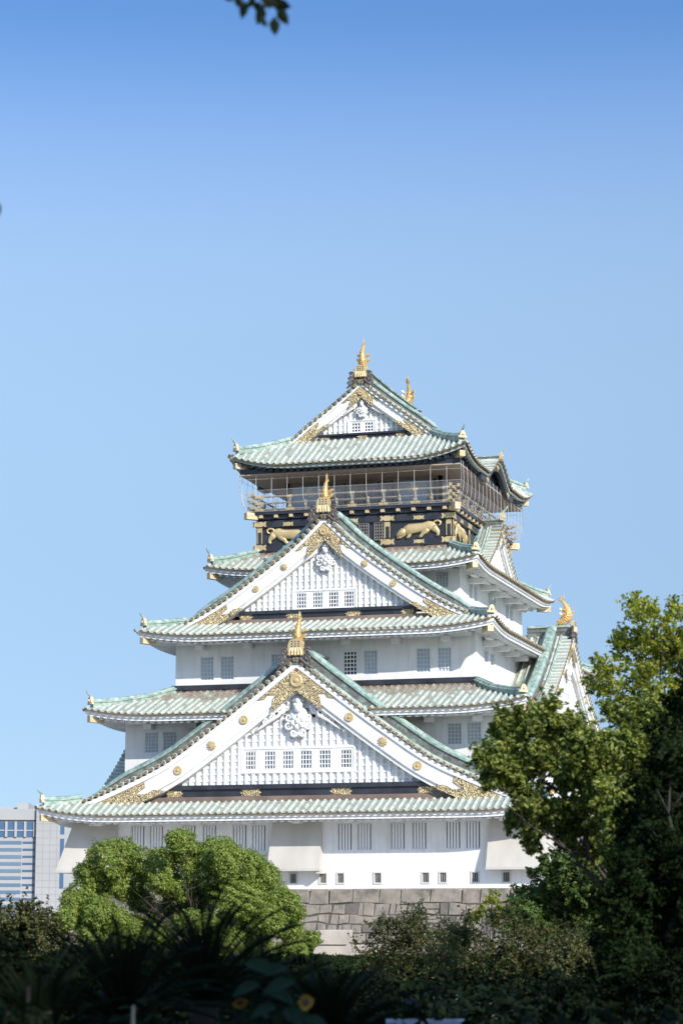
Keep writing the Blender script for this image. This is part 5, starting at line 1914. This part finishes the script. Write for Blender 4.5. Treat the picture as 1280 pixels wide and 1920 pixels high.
cycad('tallest sago palm, the one whose fronds stand up below the middle of the camphor tree', 385, 30, 0.85, 56, 1.45, 2)
cycad('low sago palm to the right, silhouetted against the pale stair blocks', 615, 24, 0.45, 50, 1.0, 3)
cycad('sago palm at the left edge, half lost in the dark', 75, 26, 0.4, 44, 1.2, 4)
cycad('sago palm between the tall one and the low one, set further back', 500, 33, 0.5, 44, 1.25, 5)

M['petal'] = mat('yellow_petal', (0.24, 0.15, 0.01), 0.6)
M['seed'] = mat('brown_seed_head', (0.05, 0.03, 0.015), 0.8)
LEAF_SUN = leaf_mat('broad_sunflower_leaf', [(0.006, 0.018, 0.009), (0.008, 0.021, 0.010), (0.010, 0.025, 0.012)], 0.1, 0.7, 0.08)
def sunflower(label, u, v, D, droop, seed, leaves):
    r = random.Random(seed)
    b = ground_pt(u + (10 if droop else 0), D)
    t = thing('sunflower', b, label, 'sunflower', 'sunflowers in the dark foreground')
    hd = pt(u, v, D)
    sm = MB()
    mid = b.lerp(hd, 0.6) + RGT * (0.08 if droop else 0.02)
    neck = hd + Vector((0, 0, 0.05)) + FWD * 0.06
    sm.tube([b, mid, neck, hd + FWD * 0.03], [0.018, 0.015, 0.012, 0.012], 6)
    sm.build('stem', LEAF_SUN, t)
    nrm = (-FWD + RGT * 0.35 - Vector((0, 0, 0.9 if droop else 0.15))).normalized()
    x = nrm.cross(Vector((0, 0, 1))).normalized()
    y = x.cross(nrm)
    hm = MB()
    n = 16
    for k in range(n):
        a = 2 * PI * k / n + r.uniform(-0.1, 0.1)
        dd = x * math.cos(a) + y * math.sin(a)
        l2 = Vector(nrm.cross(dd))
        q0, q1 = hd + dd * 0.028, hd + dd * r.uniform(0.062, 0.078) + nrm * 0.012
        m_ = q0.lerp(q1, 0.5)
        hm.add([q0, m_ + l2 * 0.014 + nrm * 0.006, q1, m_ - l2 * 0.014 + nrm * 0.006], [(0, 1, 2), (0, 2, 3)])
    hm.build('petals', M['petal'], t, recalc=False)
    dm = MB()
    dm.loft([[hd + nrm * e + x * rr * math.cos(2 * PI * k / 12) + y * rr * math.sin(2 * PI * k / 12) for k in range(12)] for e, rr in ((-0.012, 0.03), (0.008, 0.036), (0.016, 0.024), (0.018, 0.004))])
    dm.build('seed_head', M['seed'], t)
    for (du, dv_, s, tw) in leaves:
        c = pt(u + du, v + dv_, D + r.uniform(-0.2, 0.2))
        ax = (RGT * math.cos(tw) + Vector((0, 0, 0.35 * math.sin(tw) - 0.3)) - FWD * 0.3).normalized()
        sd = ax.cross(Vector((0, 0, 1)) + FWD * -0.5).normalized()
        nn = sd.cross(ax)
        lm = MB()
        vs, fs = [], []
        for i in range(7):
            f = i / 6
            wd = s * 0.42 * math.sin(PI * min(1, f * 0.9 + 0.08)) ** 0.8 * (1 - 0.35 * f)
            p = c + ax * s * (f - 0.3) - nn * (0.25 * s * f * f)
            vs += [p - sd * wd + nn * wd * 0.2, p, p + sd * wd + nn * wd * 0.2]
        for i in range(6):
            for k in range(2):
                fs.append((i * 3 + k, i * 3 + k + 1, i * 3 + k + 4, i * 3 + k + 3))
        lm.add(vs, fs)
        lm.tube([mid.lerp(b, 0.2), c], 0.006, 4)
        lm.build('leaf', LEAF_SUN, t, recalc=False)
sunflower('drooping sunflower head with curled petals, the left of the two blooms', 450, 1880, 21, True, 1, [(30, -70, 0.30, 0.3), (65, -20, 0.28, 0.0), (70, -62, 0.26, 2.6), (20, -30, 0.24, 3.0), (100, 30, 0.24, 0.4)])
sunflower('upright sunflower bloom, the right of the two, facing the path', 572, 1880, 20, False, 2, [(-40, -35, 0.26, 2.8), (-25, 20, 0.25, 0.2), (-70, 12, 0.22, 2.9), (14, 32, 0.2, 0.3)])

# dark shrubs massed behind the palms
SHR = [(54, 20.5, 1898, 34, 'low dark tuft in front of the stake frame in the bottom left corner'), (-30, 37, 1775, 62, 'dark shrub at the left edge behind the leftmost palm'), (120, 38, 1800, 60, 'dark shrub between the two leftmost palms'), (300, 40, 1800, 60, 'dark shrub behind the gap between the two tall palms'),
       (450, 39, 1815, 55, 'dark shrub right of the tallest palm, below the camphor tree'), (560, 41, 1815, 52, 'dark shrub behind the low palm on its left'), (690, 40, 1868, 46, 'low dark shrub right of the low palm'), (860, 43, 1902, 46, 'low dark shrub right of the round mirror'),
       (1010, 42, 1896, 50, 'low dark shrub under the wider cherry tree'), (1150, 40, 1850, 64, 'dark shrub at the foot of the spreading oak'), (1290, 39, 1830, 70, 'dark shrub in the bottom right corner')]
for i, (u, D, v, rp, lab) in enumerate(SHR):
    sp_ = [(u, v + 30, rp), (u - rp * 0.9, v + 48, rp * 0.8), (u + rp * 0.9, v + 44, rp * 0.85), (u - rp * 0.4, v + 14, rp * 0.6), (u + rp * 0.5, v + 12, rp * 0.62), (u, v + 95, rp * 1.1), (u - rp, v + 105, rp), (u + rp, v + 105, rp)]
    tree('dark_shrub', lab, 'shrub', px_lobes(sp_, D, 60 + i, 0.9, 0.5), ground_pt(u, D), 0.05, LEAF_SHADED, 0.08, 600, 60 + i, group='dark shrubs massed in the shaded bed', spray=1.1, clump=0.45, inner=0.8)

# stakes, mirror and low trough
M['stake'] = mat('weathered_stake', (0.045, 0.03, 0.022), 0.85, var=[(0.03, 0.022, 0.017)], scale=5)
M['pale_stake'] = mat('pale_plastic_stake', (0.16, 0.16, 0.14), 0.6)
M['mirror'] = mat('dark_blue_mirror', (0.008, 0.012, 0.02), 0.5, spec=0.08)
M['trough'] = mat('pale_blue_trough', (0.30, 0.35, 0.45), 0.6, var=[(0.25, 0.29, 0.37)], scale=2)
sb = ground_pt(54, 22)
st = thing('stake_frame', sb, 'brown wooden stake with a low cross rail in the bottom left corner', 'garden stake')
mb = MB()
p1 = pt(54, 1850, 22)
mb.tube([sb - Vector((0, 0, 0.1)), p1], 0.017, 7)
mb.build('upright', M['stake'], st)
mb = MB()
mb.tube([pt(12, 1902, 21.97), pt(96, 1901, 21.97)], 0.014, 7)
mb.build('cross_rail', M['stake'], st)
sb = ground_pt(249, 20)
mb = MB()
mb.tube([sb - Vector((0, 0, 0.1)), pt(250, 1888, 20), pt(250.2, 1886, 20)], [0.013, 0.013, 0.005], 7)
tag(mb.build('garden_stake', M['pale_stake']), 'short pale stake standing alone in the dark bed below the left palms', 'garden stake')
mb_ = ground_pt(768, 34)
mt_ = thing('traffic_mirror', mb_, 'round dark mirror on a thin post at the bottom, right of the low palm', 'mirror')
c = pt(768, 1888, 34)
q = MB()
nrm = (-FWD + Vector((0, 0, 0.25))).normalized()
x = nrm.cross(Vector((0, 0, 1))).normalized()
y = x.cross(nrm)
q.loft([[c + nrm * e + x * rr * math.cos(2 * PI * k / 24) + y * rr * math.sin(2 * PI * k / 24) for k in range(24)] for e, rr in ((0.0, 0.112), (0.02, 0.10), (0.035, 0.07), (0.042, 0.03), (0.044, 0.002))])
q.build('mirror_face', M['mirror'], mt_, smooth=True)
q = MB()
q.loft([[c + nrm * e + x * rr * math.cos(2 * PI * k / 24) + y * rr * math.sin(2 * PI * k / 24) for k in range(24)] for e, rr in ((-0.03, 0.09), (-0.02, 0.122), (0.012, 0.122), (0.012, 0.112))])
q.tube([mb_ - Vector((0, 0, 0.1)), c - nrm * 0.04], 0.018, 7)
q.build('mirror_back', M['mirror'], mt_)
tb = ground_pt(797, 27)
tr = thing('planter_trough', tb, 'long low pale blue trough at the very bottom, below the mirror', 'planter')
w_ = 135 / 4533 * 27
TT = lambda s, o, z: tuple(tb + RGT * s - FWD * o + Vector((0, 0, z)))
q = MB()
h = (pt(797, 1913.5, 27).z - GZ)
q.hexa([TT(*p) for p in ((-w_ / 2 + .05, -.2, 0), (w_ / 2 - .05, -.2, 0), (w_ / 2 - .05, .2, 0), (-w_ / 2 + .05, .2, 0), (-w_ / 2, -.25, h - .05), (w_ / 2, -.25, h - .05), (w_ / 2, .25, h - .05), (-w_ / 2, .25, h - .05))])
q.build('trough_body', M['trough'], tr)
q = MB()
for (a, b) in (((-w_ / 2 - .03, -.28), (w_ / 2 + .03, -.2)), ((-w_ / 2 - .03, .2), (w_ / 2 + .03, .28)), ((-w_ / 2 - .03, -.197), (-w_ / 2 + .05, .197)), ((w_ / 2 - .05, -.197), (w_ / 2 + .03, .197))):
    q.box((a[0], a[1], h - .047), (b[0], b[1], h), TT)
q.build('rim', M['trough'], tr)
q = MB()
q.box((-w_ / 2 + .053, -.19, h - .047), (w_ / 2 - .053, .19, h - .02), TT)
q.build('soil', M['earth'], tr)

# undergrowth that fills the bed: low dark ground cover
r_ = np.random.default_rng(77)
n = 34000
uu = r_.uniform(-260, 1560, n)
dd = r_.uniform(19, 70, n)
P = np.empty((n, 3))
k = (uu - 640) / 4533.0 * dd
P[:, 0] = EYE.x + FWD.x * dd + RGT.x * k
P[:, 1] = EYE.y + FWD.y * dd + RGT.y * k
hb = 0.35 + 0.35 * np.sin(P[:, 0] * 1.3) * np.sin(P[:, 1] * 0.9) + 0.2 * np.sin(P[:, 0] * 3.1 + P[:, 1] * 2.2)
P[:, 2] = GZ + r_.uniform(0, 1, n) * np.clip(hb + 0.15, 0.1, 1.0)
N = r_.normal(size=(n, 3)) + [0, 0, 0.6]
N /= np.linalg.norm(N, axis=1, keepdims=True)
gc = leaf_object('ground_cover', P, N, 0.2, LEAF_SHADED, None, 78)
gc['kind'] = 'stuff'
n = 150000
uu = r_.uniform(-200, 1480, n)
dd = r_.uniform(76, 128, n)
P = np.empty((n, 3))
k = (uu - 640) / 4533.0 * dd
P[:, 0] = EYE.x + FWD.x * dd + RGT.x * k
P[:, 1] = EYE.y + FWD.y * dd + RGT.y * k
hb = 0.45 + 0.3 * np.sin(P[:, 0] * 0.9) * np.sin(P[:, 1] * 0.7) + 0.15 * np.sin(P[:, 0] * 2.3 + P[:, 1] * 1.9)
P[:, 2] = GZ + 0.1 + r_.uniform(0, 1, n) ** 0.6 * np.clip(hb, 0.1, 0.5)
N = r_.normal(size=(n, 3)) * 0.6 + [0, 0, 0.6]
N /= np.linalg.norm(N, axis=1, keepdims=True)
ug = leaf_object('undergrowth', P, N, 0.16, LEAF_DEEP_SHADE, None, 79)  # dark leaf colour makes this strip read as shade
ug['kind'] = 'stuff'

# one tree hangs a twig into frame; the unseen others are added for shade
def copy_tree(o, loc, rz, label):
    c = o.copy()
    COL.objects.link(c)
    c.location = loc
    c.rotation_euler = (0, 0, rz)
    c['label'] = label
    for ch in list(o.children):
        d = ch.copy()
        COL.objects.link(d)
        d.parent = c
    return c
def side_pt(right, fwd):
    b = EYE + RGT * right + FWD * fwd
    b.z = GZ
    return b
b0 = side_pt(12.5, 12)
r = random.Random(51)
lobes = []
for i in range(13):
    a = 2 * PI * i / 13 * 2 + r.uniform(-0.3, 0.3)
    rr = 6.5 * r.uniform(0.35, 0.75) if i else 0
    lobes.append((b0 + Vector((rr * math.cos(a), rr * math.sin(a), 3.0 + 10.5 * ((i * 5) % 13) / 13)), (3.0, 3.0, 2.4)))
shade = tree('shade_tree', 'leafy shade tree beside the viewer whose dark twig hangs into the top of the picture', 'tree', lobes, b0, 0.3, LEAF_DARK, 0.55, 9, 51, group='shade trees round the garden', inner=0.7)
for i, (rt, fw, rz, lab) in enumerate(((15, 26, 1.3, 'unseen tree added for shade on the right between the nearest one and the dark oak'), (19, -1, 2.2, 'unseen tree added for shade far to the right of the viewer'), (7, -10, 3.4, 'unseen tree added for shade close behind the viewer'),
                                       (-10.5, 4, 4.1, 'unseen tree added for shade on the left of the viewer'), (-13, 19, 5.0, 'unseen tree added for shade on the left along the garden'), (-5, -9, 0.7, 'unseen tree added for shade behind and left of the viewer'), (24, 16, 2.9, 'unseen tree added for shade outermost on the right'), (-16, 34, 1.0, 'unseen tree added for shade furthest along on the left'),
                                       (17, 38, 0.3, 'unseen tree added for shade on the right beside the dark oak'), (18, 49, 5.6, 'unseen tree added for shade on the right behind the dark oak'))):
    copy_tree(shade, side_pt(rt, fw), rz, lab)
# the hanging twig
DT = 17.0
tw = MB()
tw.tube([pt(380, -150, DT), pt(440, -60, DT), pt(480, -12, DT), pt(505, 18, DT)], [0.02, 0.012, 0.008, 0.003], 5)
tw.tube([pt(465, -30, DT), pt(455, 0, DT), pt(452, 12, DT)], [0.007, 0.005, 0.002], 4)
tw.tube([pt(490, -5, DT), pt(515, 5, DT), pt(524, 20, DT)], [0.006, 0.004, 0.002], 4)
tw.tube([b0 + Vector((0, 0, 9)), pt(900, -500, DT - 1), pt(600, -330, DT), pt(380, -150, DT)], [0.06, 0.05, 0.035, 0.02], 6)
tw.build('hanging_twig', M['bark'], shade)
LV = [(456, 18, 22, 100), (448, 4, 18, 60), (470, 4, 18, 130), (488, 28, 24, 110), (494, 40, 16, 60), (484, 12, 20, 40), (515, 48, 24, 88), (526, 8, 28, 20), (530, 30, 24, 55), (508, 4, 22, 150), (497, -8, 24, 100), (-6, 392, 20, 80), (-14, 380, 20, 20), (440, -14, 24, 70), (470, -20, 26, 10), (520, -14, 26, 140), (430, -4, 14, 170)]
lm = MB()
for (u, v, s, a) in LV:
    c = pt(u, v, DT)
    k = s / 4533 * DT * 0.85
    ax = (RGT * math.cos(R(a)) - Vector((0, 0, 1)) * math.sin(R(a)) + FWD * r.uniform(-0.4, 0.4)).normalized()
    sd = ax.cross(FWD + Vector((r.uniform(-.3, .3), r.uniform(-.3, .3), r.uniform(-.3, .3)))).normalized()
    nn = sd.cross(ax)
    lm.add([c - ax * k, c - ax * k * 0.3 + sd * k * 0.55 + nn * k * 0.1, c + ax * k * 0.35 + sd * k * 0.42 + nn * k * 0.1, c + ax * k, c + ax * k * 0.35 - sd * k * 0.42 + nn * k * 0.1, c - ax * k * 0.3 - sd * k * 0.55 + nn * k * 0.1], [(0, 1, 2, 3), (0, 3, 4, 5)])
lo = lm.build('twig_leaves', LEAF_SHADED, shade, recalc=False)  # near-black leaf colour makes the twig a shaded silhouette
